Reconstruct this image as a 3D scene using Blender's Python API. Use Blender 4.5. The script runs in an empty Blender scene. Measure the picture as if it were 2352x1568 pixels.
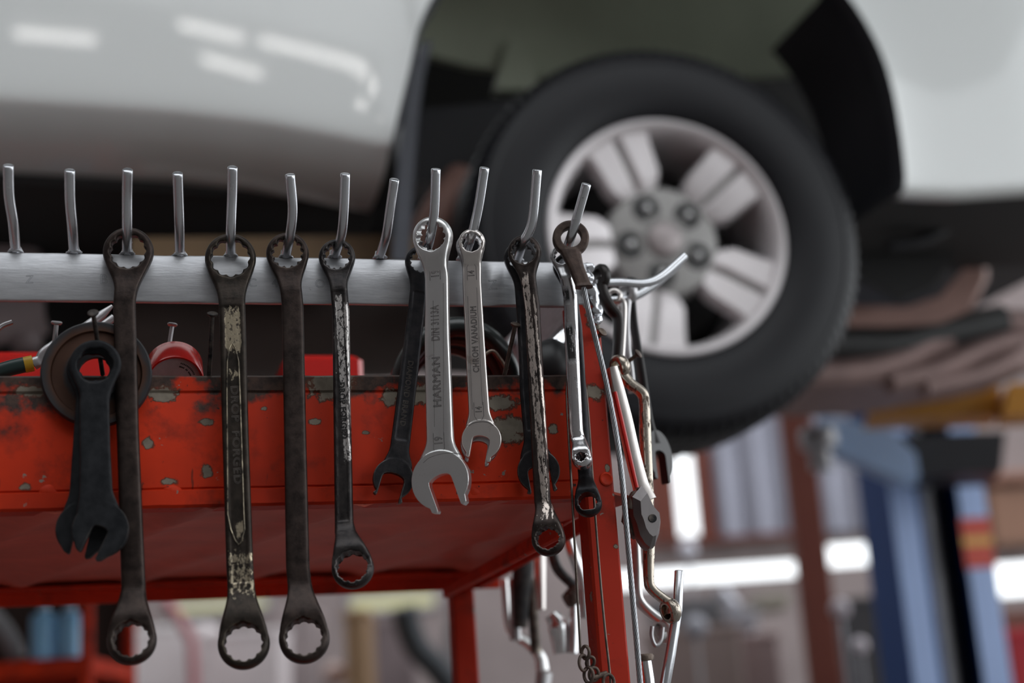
import bpy, bmesh, math, random
from mathutils import Vector, Matrix, noise
from mathutils.geometry import tessellate_polygon
PI = math.pi
D2R = math.radians
scene = bpy.context.scene
COL = scene.collection
random.seed(7)

# ------------------------------------------------------------------ camera and measuring helpers
LENS = 55.0
FPX = LENS / 36.0 * 2352
CAM = Vector((0, 0, 0.6))
_p, _r = D2R(15), D2R(4)
FWD = Vector((0, math.cos(_p), math.sin(_p)))
_R = Vector((1, 0, 0)); _U = Vector((0, -math.sin(_p), math.cos(_p)))
RIGHT = math.cos(_r) * _R - math.sin(_r) * _U
UP = math.sin(_r) * _R + math.cos(_r) * _U

def ray(px, py):
    return FWD + RIGHT * ((px - 1176) / FPX) - UP * ((py - 784) / FPX)
def at(px, py, d):
    return CAM + ray(px, py) * d
def depth(P):
    return (P - CAM).dot(FWD)
def on_plane(px, py, P, n):
    r = ray(px, py)
    return CAM + r * ((P - CAM).dot(n) / r.dot(n))
YAW = D2R(16)
U = Vector((math.cos(YAW), math.sin(YAW), 0))     # along the front of the cart
V = Vector((-math.sin(YAW), math.cos(YAW), 0))    # into the cart
Z = Vector((0, 0, 1))
P0 = at(1005, 800, 1.2)
def on(px, py, off=0.0):                            # point of the vertical plane 'off' behind the wrench row
    return on_plane(px, py, P0 + V * off, V)
def cart(a, off, z):
    q = P0 + U * a + V * off
    return Vector((q.x, q.y, z))
def ao(P):
    return (P - P0).dot(U), (P - P0).dot(V), P.z

# ------------------------------------------------------------------ mesh collecting
class MB:
    def __init__(s):
        s.v = []; s.f = []
    def add(s, vs, fs):
        o = len(s.v); s.v += [Vector(p) for p in vs]; s.f += [[i + o for i in f] for f in fs]
        return s
    def box(s, c, sx, sy, sz, ax=None):
        X, Y, W = ax if ax else (Vector((1, 0, 0)), Vector((0, 1, 0)), Vector((0, 0, 1)))
        c = Vector(c)
        vs = [c + X * (i * sx / 2) + Y * (j * sy / 2) + W * (k * sz / 2) for i in (-1, 1) for j in (-1, 1) for k in (-1, 1)]
        return s.add(vs, [(0, 1, 3, 2), (4, 6, 7, 5), (0, 4, 5, 1), (2, 3, 7, 6), (0, 2, 6, 4), (1, 5, 7, 3)])
    def cbox(s, c, sx, sy, sz, b, ax=None):         # box with chamfered edges
        X, Y, W = ax if ax else (Vector((1, 0, 0)), Vector((0, 1, 0)), Vector((0, 0, 1)))
        c = Vector(c); b = min(b, sx * .45, sy * .45, sz * .45)
        secs = []
        for zz, ins in ((-sz / 2, b), (-sz / 2 + b, 0), (sz / 2 - b, 0), (sz / 2, b)):
            hx, hy = sx / 2 - ins, sy / 2 - ins
            pts = [(hx, -hy + b), (hx, hy - b), (hx - b, hy), (-hx + b, hy), (-hx, hy - b), (-hx, -hy + b), (-hx + b, -hy), (hx - b, -hy)]
            secs.append([c + X * x + Y * y + W * zz for x, y in pts])
        return s.loft(secs)
    def loft(s, secs, caps=True, closed=False):
        n = len(secs[0]); vs = [p for r in secs for p in r]; fs = []
        m = len(secs)
        for i in range(m if closed else m - 1):
            a, b = i * n, ((i + 1) % m) * n
            for j in range(n):
                k = (j + 1) % n
                fs.append((a + j, a + k, b + k, b + j))
        if caps and not closed:
            fs.append(tuple(range(n))[::-1]); fs.append(tuple((m - 1) * n + j for j in range(n)))
        return s.add(vs, fs)
    def tube(s, path, r, n=12, flat=None, closed=False, caps=True, up=None):
        """flat = (direction, factor): squashes the round section along a direction"""
        path = [Vector(p) for p in path]; m = len(path)
        rs = r if isinstance(r, (list, tuple)) else [r] * m
        secs = []; prev = None
        for i in range(m):
            if closed:
                t = path[(i + 1) % m] - path[i - 1]
            else:
                t = path[min(i + 1, m - 1)] - path[max(i - 1, 0)]
            t.normalize()
            if prev is None:
                h = up if up else (Vector((0, 0, 1)) if abs(t.z) < .9 else Vector((0, 1, 0)))
                a = (h - t * h.dot(t)).normalized()
            else:
                a = (prev - t * prev.dot(t)).normalized()
            prev = a; b = t.cross(a)
            ring = []
            for k in range(n):
                w = 2 * PI * k / n
                q = a * math.cos(w) * rs[i] + b * math.sin(w) * rs[i]
                if flat:
                    d, f = flat; q = q - d * q.dot(d) * (1 - f)
                ring.append(path[i] + q)
            secs.append(ring)
        return s.loft(secs, caps=caps, closed=closed)
    def lathe(s, prof, c, ax, n=48, closed_profile=True, rfun=None):
        """prof: (radius, height) along axis ax"""
        ax = Vector(ax).normalized(); c = Vector(c)
        h = Vector((0, 0, 1)) if abs(ax.z) < .9 else Vector((1, 0, 0))
        a = (h - ax * h.dot(ax)).normalized(); b = ax.cross(a)
        m = len(prof); vs = []; fs = []
        for i in range(n):
            w = 2 * PI * i / n; d = a * math.cos(w) + b * math.sin(w)
            for j, (r, y) in enumerate(prof):
                if rfun: r = rfun(j, w, r)
                vs.append(c + d * r + ax * y)
        for i in range(n):
            k = (i + 1) % n
            for j in range(m if closed_profile else m - 1):
                l = (j + 1) % m
                fs.append((i * m + j, k * m + j, k * m + l, i * m + l))
        if not closed_profile:
            if prof[0][0] > 1e-6: fs.append(tuple(i * m for i in range(n)))
            if prof[-1][0] > 1e-6: fs.append(tuple(i * m + m - 1 for i in range(n))[::-1])
        return s.add(vs, fs)
    def prism(s, poly, X, Y, W, c, t, hole=None):
        """poly in (x, y); thickness t along W centred on c"""
        c = Vector(c)
        n = len(poly)
        vs = [c + X * x + Y * y - W * (t / 2) for x, y in poly] + [c + X * x + Y * y + W * (t / 2) for x, y in poly]
        tri = tessellate_polygon([[Vector((x, y, 0)) for x, y in poly]])
        fs = [tuple(a) for a in tri] + [tuple(i + n for i in a[::-1]) for a in tri]
        fs += [(i, (i + 1) % n, (i + 1) % n + n, i + n) for i in range(n)]
        return s.add(vs, fs)
    def mesh(s, name, smooth=40, origin=None):
        me = bpy.data.meshes.new(name)
        o = origin if origin is not None else Vector((0, 0, 0))
        me.from_pydata([p - o for p in s.v], [], s.f)
        bm = bmesh.new(); bm.from_mesh(me)
        bmesh.ops.recalc_face_normals(bm, faces=bm.faces)
        lim = D2R(smooth)
        for e in bm.edges:
            e.smooth = len(e.link_faces) == 2 and e.calc_face_angle(0) < lim
        for f in bm.faces: f.smooth = smooth > 0
        bm.to_mesh(me); bm.free()
        return me
    def build(s, name, mat, parent=None, smooth=40, origin=None):
        """world-space mesh; a top-level object gets its own origin"""
        if parent is None:
            if origin is None:
                zs = min(p.z for p in s.v)
                origin = sum(s.v, Vector()) / len(s.v); origin = Vector((origin.x, origin.y, zs))
            ob = bpy.data.objects.new(name, s.mesh(name, smooth, origin)); ob.location = origin
        else:
            base = WORLD[parent.name]
            if origin is None: origin = base.translation
            ob = bpy.data.objects.new(name, s.mesh(name, smooth, origin))
            ob.parent = parent; ob.matrix_basis = base.inverted() @ Matrix.Translation(origin)
        COL.objects.link(ob)
        WORLD[ob.name] = Matrix.Translation(origin)
        if mat: ob.data.materials.append(mat)
        return ob
WORLD = {}
def tag(o, label=None, cat=None, group=None, kind=None):
    if label: o['label'] = label
    if cat: o['category'] = cat
    if group: o['group'] = group
    if kind: o['kind'] = kind
    return o
def empty(name, loc, label, cat, group=None):
    o = bpy.data.objects.new(name, None); o.empty_display_size = .05
    COL.objects.link(o); o.location = loc; WORLD[o.name] = Matrix.Translation(Vector(loc))
    return tag(o, label, cat, group)
def smoothstep(x):
    x = max(0, min(1, x)); return x * x * (3 - 2 * x)
def curve_pts(pts, n=8):
    """Catmull-Rom through points"""
    pts = [Vector(p) for p in pts]; out = []
    for i in range(len(pts) - 1):
        a = pts[i - 1] if i else pts[0] * 2 - pts[1]
        b, c = pts[i], pts[i + 1]
        d = pts[i + 2] if i + 2 < len(pts) else c * 2 - b
        for k in range(n):
            t = k / n
            out.append(.5 * ((2 * b) + (c - a) * t + (2 * a - 5 * b + 4 * c - d) * t * t + (3 * b - a - 3 * c + d) * t ** 3))
    out.append(pts[-1]); return out

# ------------------------------------------------------------------ materials
class NT:
    def __init__(s, name):
        s.m = bpy.data.materials.new(name); s.m.use_nodes = True
        s.t = s.m.node_tree; s.n = s.t.nodes; s.b = s.n['Principled BSDF']
        s.tc = s.n.new('ShaderNodeTexCoord')
    def link(s, a, b): s.t.links.new(a, b)
    def noise(s, scale, detail=4, rough=.6, vec=None, stretch=None):
        t = s.n.new('ShaderNodeTexNoise'); t.inputs['Scale'].default_value = scale
        t.inputs['Detail'].default_value = detail; t.inputs['Roughness'].default_value = rough
        src = vec if vec else s.tc.outputs['Object']
        if stretch:
            mp = s.n.new('ShaderNodeMapping'); mp.inputs['Scale'].default_value = stretch
            s.link(src, mp.inputs[0]); src = mp.outputs[0]
        s.link(src, t.inputs['Vector']); return t.outputs[0]
    def math(s, op, a, b=0.0, c=None, clamp=False):
        t = s.n.new('ShaderNodeMath'); t.operation = op; t.use_clamp = clamp
        for i, x in enumerate((a, b, c)):
            if x is None: continue
            if isinstance(x, (int, float)): t.inputs[i].default_value = x
            else: s.link(x, t.inputs[i])
        return t.outputs[0]
    def ramp(s, fac, lo, hi):
        t = s.n.new('ShaderNodeMapRange'); t.inputs[1].default_value = lo; t.inputs[2].default_value = hi
        t.clamp = True
        s.link(fac, t.inputs[0]); return t.outputs[0]
    def mix(s, fac, a, b):
        t = s.n.new('ShaderNodeMix'); t.data_type = 'RGBA'
        if isinstance(fac, (int, float)): t.inputs[0].default_value = fac
        else: s.link(fac, t.inputs[0])
        for i, x in ((6, a), (7, b)):
            if isinstance(x, (tuple, list)): t.inputs[i].default_value = (*x, 1)
            else: s.link(x, t.inputs[i])
        return t.outputs[2]
    def mixf(s, fac, a, b):
        t = s.n.new('ShaderNodeMix'); t.data_type = 'FLOAT'
        s.link(fac, t.inputs[0])
        for i, x in ((2, a), (3, b)):
            if isinstance(x, (int, float)): t.inputs[i].default_value = x
            else: s.link(x, t.inputs[i])
        return t.outputs[0]
    def xyz(s):
        t = s.n.new('ShaderNodeSeparateXYZ'); s.link(s.tc.outputs['Object'], t.inputs[0]); return t.outputs
    def set(s, **k):
        names = dict(col='Base Color', met='Metallic', rough='Roughness', spec='Specular IOR Level', coat='Coat Weight', trans='Transmission Weight', crough='Coat Roughness')
        for a, x in k.items():
            i = s.b.inputs[names[a]]
            if isinstance(x, (tuple, list)): i.default_value = (*x, 1)
            elif isinstance(x, (int, float)): i.default_value = x
            else: s.link(x, i)
        return s
    def bump(s, h, strength=.3, dist=.001):
        t = s.n.new('ShaderNodeBump'); t.inputs['Strength'].default_value = strength
        t.inputs['Distance'].default_value = dist
        s.link(h, t.inputs['Height']); s.link(t.outputs[0], s.b.inputs['Normal']); return s

def plain(name, col, rough=.6, met=0, var=.25, scale=30, spec=.5, coat=0):
    t = NT(name); n = t.noise(scale)
    c = t.mix(n, tuple(x * (1 - var) for x in col), tuple(min(1, x * (1 + var)) for x in col))
    return t.set(col=c, rough=rough, met=met, spec=spec, coat=coat).m

def forged(name, a, b, metal, rough=.42, wear=None, thr=.92, met=.75, wscale=260, wstretch=(1.5, 1, .8), spec=.5):
    """dark oxidised tool steel; wear = [(z0, z1, half width, strength)] zones where bright metal shows (metres, from the upper head)"""
    t = NT(name)
    n = t.noise(120, 6, .65); n2 = t.noise(700, 3, .6)
    c = t.mix(t.ramp(n, .35, .68), a, b)
    r = t.mixf(n, rough - .1, rough + .18)
    w = t.noise(wscale, 8, .72, stretch=wstretch)
    pt = t.n.new('ShaderNodeNewGeometry')
    edge = t.ramp(pt.outputs['Pointiness'], .515, .575)
    m = t.math('MULTIPLY', edge, t.ramp(n, .35, .6))
    m = t.math('MULTIPLY', m, .62)  # lightened edges imitate bevel highlights in the colour
    if wear:
        x, y, z = t.xyz()
        ax = t.math('ABSOLUTE', x)
        for z0, z1, hw, st, *xc in wear:
            ax = t.math('ABSOLUTE', t.math('SUBTRACT', x, xc[0] if xc else 0.0))
            inz = t.math('MULTIPLY', t.ramp(z, z0 - .010, z0 + .010), t.math('SUBTRACT', 1, t.ramp(z, z1 - .010, z1 + .010)))
            inx = t.math('SUBTRACT', 1, t.ramp(ax, hw - .0012, hw + .0012))
            f = t.math('MULTIPLY', t.math('MULTIPLY', inz, inx), st)
            k = t.ramp(t.math('ADD', w, t.math('MULTIPLY', f, .5)), thr, thr + .05)
            m = t.math('MAXIMUM', m, k)
    col = t.mix(m, c, metal)
    t.set(col=col, met=t.mixf(m, met, 1.0), rough=t.mixf(m, r, .38), spec=spec)
    return t.bump(t.math('ADD', n2, t.math('MULTIPLY', m, .5)), .25, .0004).m

def worn_chrome(name, bright=(.70, .69, .70), dark=(.02, .018, .018), thr=.55, rough=.22, zones=None, streak=True):
    t = NT(name)
    n = t.noise(230, 8, .72, stretch=(1.3, 1, .45) if streak else None)
    m = t.ramp(n, thr, thr + .05)
    if zones:
        x, y, z = t.xyz()
        for z0, z1, hw in zones:
            inz = t.math('MULTIPLY', t.ramp(z, z0 - .003, z0 + .003), t.math('SUBTRACT', 1, t.ramp(z, z1 - .003, z1 + .003)))
            inz = t.math('MULTIPLY', inz, t.math('SUBTRACT', 1, t.ramp(t.math('ABSOLUTE', x), hw - .0004, hw + .0004)))
            m = t.math('MAXIMUM', m, t.math('MULTIPLY', inz, t.ramp(n, .40, .46)))
    sm = t.noise(60, 4)
    c = t.mix(sm, tuple(k * .85 for k in bright), bright)
    t.set(col=t.mix(m, c, dark), met=t.mixf(m, 1, .3), rough=t.mixf(m, rough, .6))
    return t.bump(t.math('SUBTRACT', 1, m), .2, .0004).m

def satin(name, col, rough=.3, dirt=(.25, .22, .2), thr=.66):
    t = NT(name)
    n = t.noise(90, 7, .65); fine = t.noise(900, 2, .5, stretch=(1, 1, .1))
    m = t.ramp(n, thr, thr + .12)
    c = t.mix(t.math('MULTIPLY', m, .6), t.mix(t.noise(25), tuple(k * .9 for k in col), col), dirt)
    t.set(col=c, met=1.0, rough=t.mixf(fine, rough - .06, rough + .1))
    return t.bump(fine, .08, .0002).m

def red_paint(name, chips=(), base=(.62, .037, .008), dark=(.38, .026, .009), top=None, seed=0.0):
    """worn red machine paint: chipped to grey primer and rusty along the edges"""
    t = NT(name); x, y, z = t.xyz()
    n = t.noise(28, 6, .6); nf = t.noise(140, 5, .65); nb = t.noise(9, 4, .6)
    c = t.mix(t.ramp(nb, .35, .65), base, dark)
    c = t.mix(t.math('MULTIPLY', t.ramp(n, .54, .72), .85), c, (.12, .018, .011))
    spots = t.ramp(nf, .665, .70)
    c = t.mix(spots, c, (.035, .02, .017))
    nc = t.noise(75, 5, .6, stretch=(1, 1, 1.3)); c = t.mix(t.ramp(nc, .665, .68), c, (.22, .19, .16))
    sc = t.noise(60, 3, .5, stretch=(3.2, 1, .5)); c = t.mix(t.math('MULTIPLY', t.ramp(sc, .70, .74), .7), c, (.06, .02, .014))
    if top:
        z0, z1 = top
        e = t.math('ADD', t.ramp(z, z0, z1), t.math('MULTIPLY', t.math('SUBTRACT', n, .5), 2.4))
        e2 = t.ramp(e, .42, .66)
        c = t.mix(e2, c, t.mix(t.ramp(nf, .4, .6), (.035, .025, .022), (.075, .045, .035)))
    d = None
    for cx, cz, rx, rz in chips:
        dx = t.math('DIVIDE', t.math('SUBTRACT', x, cx), rx); dz = t.math('DIVIDE', t.math('SUBTRACT', z, cz), rz)
        q = t.math('ADD', t.math('MULTIPLY', dx, dx), t.math('MULTIPLY', dz, dz))
        d = q if d is None else t.math('MINIMUM', d, q)
    if d is not None:
        wob = t.math('ADD', t.math('SQRT', d), t.math('MULTIPLY', t.math('SUBTRACT', nf, .5), 2.2))
        rim = t.math('SUBTRACT', 1, t.ramp(wob, .92, 1.12)); core = t.math('SUBTRACT', 1, t.ramp(wob, .72, .86))
        c = t.mix(rim, c, (.09, .035, .022))
        c = t.mix(core, c, t.mix(t.ramp(n, .4, .6), (.25, .215, .17), (.14, .115, .09)))
    t.set(col=c, rough=t.mixf(nf, .42, .65), spec=.14)
    return t.bump(t.math('ADD', n, t.math('MULTIPLY', nf, .3)), .12, .001).m

M = {}
M['dark_a'] = forged('oxidised steel brown', (.026, .019, .017), (.062, .044, .038), (.45, .40, .34), .42)
M['dark_b'] = forged('oxidised steel blue black', (.016, .016, .019), (.034, .031, .033), (.4, .38, .36), .40)
M['dark_gold'] = forged('oxidised steel with brassy wear', (.022, .018, .015), (.055, .042, .034), (.47, .40, .29), .42,
                        wear=[(-.081, -.036, .0066, 1.0), (-.102, -.082, .0045, .92), (-.219, -.196, .0034, 1.0), (-.262, -.216, .0100, .86), (-.26, -.09, .0100, .42), (.010, .030, .03, .62)])
M['black_tool'] = forged('black tool steel', (.009, .010, .012), (.022, .023, .026), (.16, .13, .11), .5, met=.2, spec=.2)
M['brown_worn'] = forged('brown steel with wear and edge highlight', (.022, .017, .016), (.06, .045, .04), (.62, .54, .49), .4,
                         wear=[(-.215, -.012, .0034, .95, -.0004), (-.215, -.03, .0014, 1.08, .0048), (-.24, -.19, .010, .62)], wstretch=(1.8, 1, .5))  # real shank wear, plus a highlight painted along the right edge
M['worn_chrome'] = forged('dark steel with worn shank and edge highlight', (.022, .020, .021), (.06, .052, .05), (.58, .55, .53), .36, wear=[(-.168, -.028, .0034, .96, 0.0), (-.21, -.034, .0028, 1.02, .0056), (-.168, -.03, .0015, .60, -.0050), (-.27, -.235, .03, .6)], wstretch=(1.4, 1, .6), wscale=420)  # centre zones are wear, the right-edge zone paints incoming light
M['worn_chrome_b'] = worn_chrome('chipped bright chrome', thr=.60, zones=[(-.088, -.058, .0030), (-.040, -.028, .0032)])
M['chrome'] = satin('satin chrome', (.80, .795, .79), .30)
M['chrome_warm'] = satin('stained satin chrome', (.74, .69, .66), .30, (.30, .22, .17), .60)
M['bright'] = satin('polished chrome', (.86, .86, .87), .16)
M['steel'] = satin('plain grey steel', (.50, .49, .50), .36)
M['rusty'] = forged('brown rusty steel', (.055, .037, .031), (.12, .082, .068), (.2, .16, .13), .55, met=.5)
M['brass'] = satin('brassy brown steel', (.30, .235, .19), .3, (.12, .08, .06), .5)
M['stamp_dark'] = plain('dark edges of stamped letters', (.10, .09, .088), .6, .5)  # dark tone for letter outlines and panel lines
M['stamp_black'] = plain('black edges of stamped letters', (.014, .012, .012), .7)
M['stamp_dim'] = plain('dull edge of stamped letters', (.11, .095, .085), .45, .8)
M['silver'] = None
def silver_paint():
    t = NT('brushed aluminium paint')
    n = t.noise(40, 6, .65, stretch=(1, 1, 6)); f = t.noise(500, 4, .6, stretch=(.15, 1, 1.2)); p = t.noise(70, 5, .6)
    c = t.mix(t.ramp(n, .3, .7), (.47, .475, .50), (.63, .635, .66))
    c = t.mix(t.math('MULTIPLY', t.ramp(p, .70, .74), .8), c, (.10, .09, .09))
    t.set(col=c, met=.5, rough=t.mixf(f, .32, .5))
    return t.bump(t.math('ADD', f, t.math('MULTIPLY', n, .25)), .30, .0005).m
M['silver'] = silver_paint()
def peg_mat():
    t = NT('silver painted rod'); n = t.noise(160, 5, .6); f = t.noise(60, 3)
    c = t.mix(t.ramp(n, .70, .76), t.mix(f, (.60, .61, .64), (.70, .71, .74)), (.18, .16, .15))
    return t.set(col=c, met=.92, rough=t.mixf(f, .22, .30)).bump(n, .12, .0003).m
M['peg'] = peg_mat()
M['dark_plain'] = plain('dark plain steel', (.032, .028, .027), .38, .6)

M['rope'] = satin('galvanised wire rope', (.42, .43, .45), .32)
M['rusty_wire'] = satin('dull brown wire', (.20, .17, .15), .42, (.08, .05, .035), .5)
M['cream_highlight'] = worn_chrome('worn plate in painted cream highlight', (.52, .46, .39), (.10, .07, .05), .54, .25)  # cream tone paints the highlight of the long shank
M['brown_plain'] = plain('dark brown varnish', (.09, .055, .045), .4)
M['steel_dark'] = satin('dark worn steel', (.27, .25, .25), .36)
# ------------------------------------------------------------------ spanners
def fuse(mb, voxel, smooth_it=4):
    """one continuous forged surface from overlapping closed shells"""
    me = mb.mesh('tmp', 0)
    ob = bpy.data.objects.new('tmp', me); COL.objects.link(ob)
    m = ob.modifiers.new('r', 'REMESH'); m.mode = 'VOXEL'; m.voxel_size = voxel
    s = ob.modifiers.new('s', 'SMOOTH'); s.factor = .5; s.iterations = smooth_it
    dg = bpy.context.evaluated_depsgraph_get(); dg.update()
    out = bpy.data.meshes.new_from_object(ob.evaluated_get(dg))
    bpy.data.objects.remove(ob); bpy.data.meshes.remove(me)
    out.shade_smooth() if hasattr(out, 'shade_smooth') else None
    return out
def ring_shell(mb, c, ro, ri, t, tilt=0, yaw=0, points=12, soft=.35, depth=.09):
    b = t * soft
    prof = []
    for k in range(5):
        a = PI / 2 * k / 4; prof.append((ro - b + b * math.sin(a), -t / 2 + b - b * math.cos(a), 0))
    for k in range(5):
        a = PI / 2 * k / 4; prof.append((ro - b + b * math.cos(a), t / 2 - b + b * math.sin(a), 0))
    ch = min(.0012, (ro - ri) * .25)
    prof += [(ri + ch, t / 2, .6), (ri, t / 2 - ch, 1), (ri, -t / 2 + ch, 1), (ri + ch, -t / 2, .6)]
    n = 144; vs = []; fs = []; m = len(prof)
    R = Matrix.Rotation(D2R(yaw), 3, 'Z') @ Matrix.Rotation(D2R(tilt), 3, 'X')
    for i in range(n):
        w = 2 * PI * i / n
        k = 1 + depth * (abs(math.cos(points / 2 * w)) - .4) if points else 1
        for r, y, star in prof:
            rr = r * (1 + (k - 1) * star)
            vs.append(Vector(c) + R @ Vector((rr * math.cos(w), y, rr * math.sin(w))))
    for i in range(n):
        k = (i + 1) % n
        for j in range(m):
            l = (j + 1) % m; fs.append((i * m + j, k * m + j, k * m + l, i * m + l))
    mb.add(vs, fs)
def jaw_poly(R, w, long=1.0):
    """open end with the mouth along +y"""
    h = w / 2; pts = []
    for k in range(29):
        a = D2R(-140 + 280 * k / 28); pts.append((R * math.sin(a), -R * math.cos(a)))
    # right tip, mouth, left tip (anticlockwise)
    pts += [(h + .20 * R, 1.00 * R), (h + .05 * R, 1.07 * R * long), (h, 1.0 * R), (h, .05 * R)]
    for k in range(1, 8):
        a = PI * k / 8; pts.append((h * math.cos(a) * (1.0), .05 * R - .45 * h * math.sin(a) - .12 * h))
    pts += [(-h, .05 * R), (-h, .93 * R), (-h - .05 * R, 1.0 * R), (-h - .22 * R, .93 * R)]
    return pts
def spanner(name, label, mat, top, bot, off=(0, 0), yaw=0, mids=(), hw=(), t=.0075, ends=('ring', 'ring'), ro=(0, 0), ri=(0, 0),
            head_t=(.010, .011), yoff=(.003, -.006), tilt=(6, -8), mouth=0, jaw_turn=0, groove=0, neck=(2.1, 2.4), section=4.0, voxel=.00055, pts=12, cat='spanner', group=None, hyaw=(0, 0)):
    """top, bot: centres of the two heads; mids: [(px, py)] points of the shank's centre line; hw: [(fraction, width px)]"""
    A = on(*top, off[0]); B = on(*bot, off[1])
    z = (A - B).normalized()
    y = Matrix.Rotation(D2R(-yaw), 3, 'Z') @ V
    y = (y - z * y.dot(z)).normalized(); x = y.cross(z)
    Mx = Matrix((x, y, z)).transposed().to_4x4(); Mx.translation = A
    L = (A - B).length
    vd = (A - CAM).normalized(); fore = math.sqrt(max(.2, 1 - x.dot(vd) ** 2))
    s = depth(A) / FPX / fore
    s2 = depth(B) / FPX / fore
    inv = Mx.inverted()
    ctr = [(0.0, 0.0)]
    for px, py in mids:
        q = inv @ on_plane(px, py, A, y); ctr.append((q.z, q.x))
    ctr.append((-L, 0.0))
    ctr.sort(reverse=True)
    def cx(zz):
        for (z0, x0), (z1, x1) in zip(ctr, ctr[1:]):
            if zz <= z0 and zz >= z1:
                k = (z0 - zz) / (z0 - z1); return x0 + (x1 - x0) * k
        return 0.0
    def width(zz):
        f = -zz / L; w = hw
        if f <= w[0][0]: return w[0][1] * s
        for (f0, a), (f1, b) in zip(w, w[1:]):
            if f <= f1: return (a + (b - a) * (f - f0) / (f1 - f0)) * s
        return w[-1][1] * s
    R = (ro[0] * s, ro[1] * s2); r = (ri[0] * s, ri[1] * s2)
    mb = MB()
    d0 = (r[0] + (R[0] - r[0]) * .45) if ends[0] == 'ring' else R[0] * .55
    d1 = (r[1] + (R[1] - r[1]) * .45) if ends[1] == 'ring' else R[1] * .55
    secs = []; n = 90
    for i in range(n + 1):
        zz = -d0 - (L - d0 - d1) * i / n
        w = width(zz); th = t; yo = 0
        for k, dist in ((0, -zz), (1, L + zz)):
            f = smoothstep((R[k] * neck[k] - dist) / (R[k] * neck[k] - (d0, d1)[k]))
            we = 2 * math.sqrt(max(1e-9, R[k] ** 2 - (d0, d1)[k] ** 2)) * (.86 if ends[k] == 'ring' else .92)
            w += (max(we, w * .8) - w) * f ** 1.35
            th += (head_t[k] * .92 - th) * f
            yo += yoff[k] * f
        sec = []; N = 32
        g = groove * (1 if 1.9 * R[0] < -zz < L - 1.9 * R[1] else 0)
        for k in range(N):
            a = 2 * PI * (k + .5) / N; ca, sa = math.cos(a), math.sin(a)
            px = w / 2 * math.copysign(abs(ca) ** (2 / section), ca); py = th / 2 * math.copysign(abs(sa) ** (2 / section), sa)
            if g and abs(px) < w * .27: py -= math.copysign(g, py)
            sec.append(Vector((cx(zz) + px, yo + py, zz)))
        secs.append(sec)
    mb.loft(secs)
    for k, zz in ((0, 0.0), (1, -L)):
        c = Vector((0, yoff[k], zz))
        if ends[k] == 'ring':
            ring_shell(mb, c, R[k] * 1.015, r[k] * .95, head_t[k], tilt[k], hyaw[k], pts, depth=.12 if r[k] > .0115 else .22)
            # cheeks flaring from the shank into the ring
            D = R[k] * neck[k]; sg = -1 if k == 0 else 1; rc = r[k] * 1.10
            for sd in (-1, 1):
                cs = []
                for i in range(25):
                    d = D * (1 - i / 24.0); zz2 = zz + sg * d
                    hwid = width(zz2) / 2
                    xo = hwid + (R[k] * .97 - hwid) * smoothstep((D - d) / (D - R[k] * .10)) ** (1.5 if k == 0 else 1.15)
                    if d < R[k]: xo = min(max(xo, 0), max(math.sqrt(R[k] ** 2 - d * d) * 1.0, xo if d > R[k] * .75 else R[k] * .97))
                    xi = math.sqrt(rc * rc - d * d) if d < rc else 0.0
                    xo = max(xo, xi + .0012)
                    f = smoothstep((D - d) / (D - rc)); th2 = (t + (head_t[k] * .94 - t) * f) * .5 * .96
                    yo = yoff[k] * smoothstep((D - d) / (D - (d0, d1)[k])); cc = cx(zz2) * min(1, max(0, (d - rc * .3)) / (D - rc * .3))
                    b_ = min(.0022, (xo - xi) * .45)
                    y0_, y1_ = yo - th2, yo + th2
                    sec = [(xi, y0_), (xo - b_, y0_), (xo - b_ * .3, y0_ + b_ * .3), (xo, y0_ + b_), (xo, y1_ - b_), (xo - b_ * .3, y1_ - b_ * .3), (xo - b_, y1_), (xi, y1_)]
                    cs.append([Vector((cc + sd * a_, c_, zz2)) for a_, c_ in sec])
                mb.loft(cs)
        else:
            a = D2R(jaw_turn); Y = Vector((math.sin(a), 0, -math.cos(a))); X = Vector((math.cos(a), 0, math.sin(a)))
            mb.prism(jaw_poly(R[k], mouth * s2), X, Y, Vector((0, 1, 0)), c, head_t[k])
    me = fuse(mb, voxel)
    ob = bpy.data.objects.new(name, me); COL.objects.link(ob)
    ob.matrix_world = Mx; WORLD[ob.name] = Mx.copy()
    me.materials.append(mat)
    tag(ob, label, cat, group)
    ob_s[ob.name] = dict(M=Mx, s=s, t=t, cx=cx, yaxis=y, A=A)
    return ob
ob_s = {}
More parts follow.
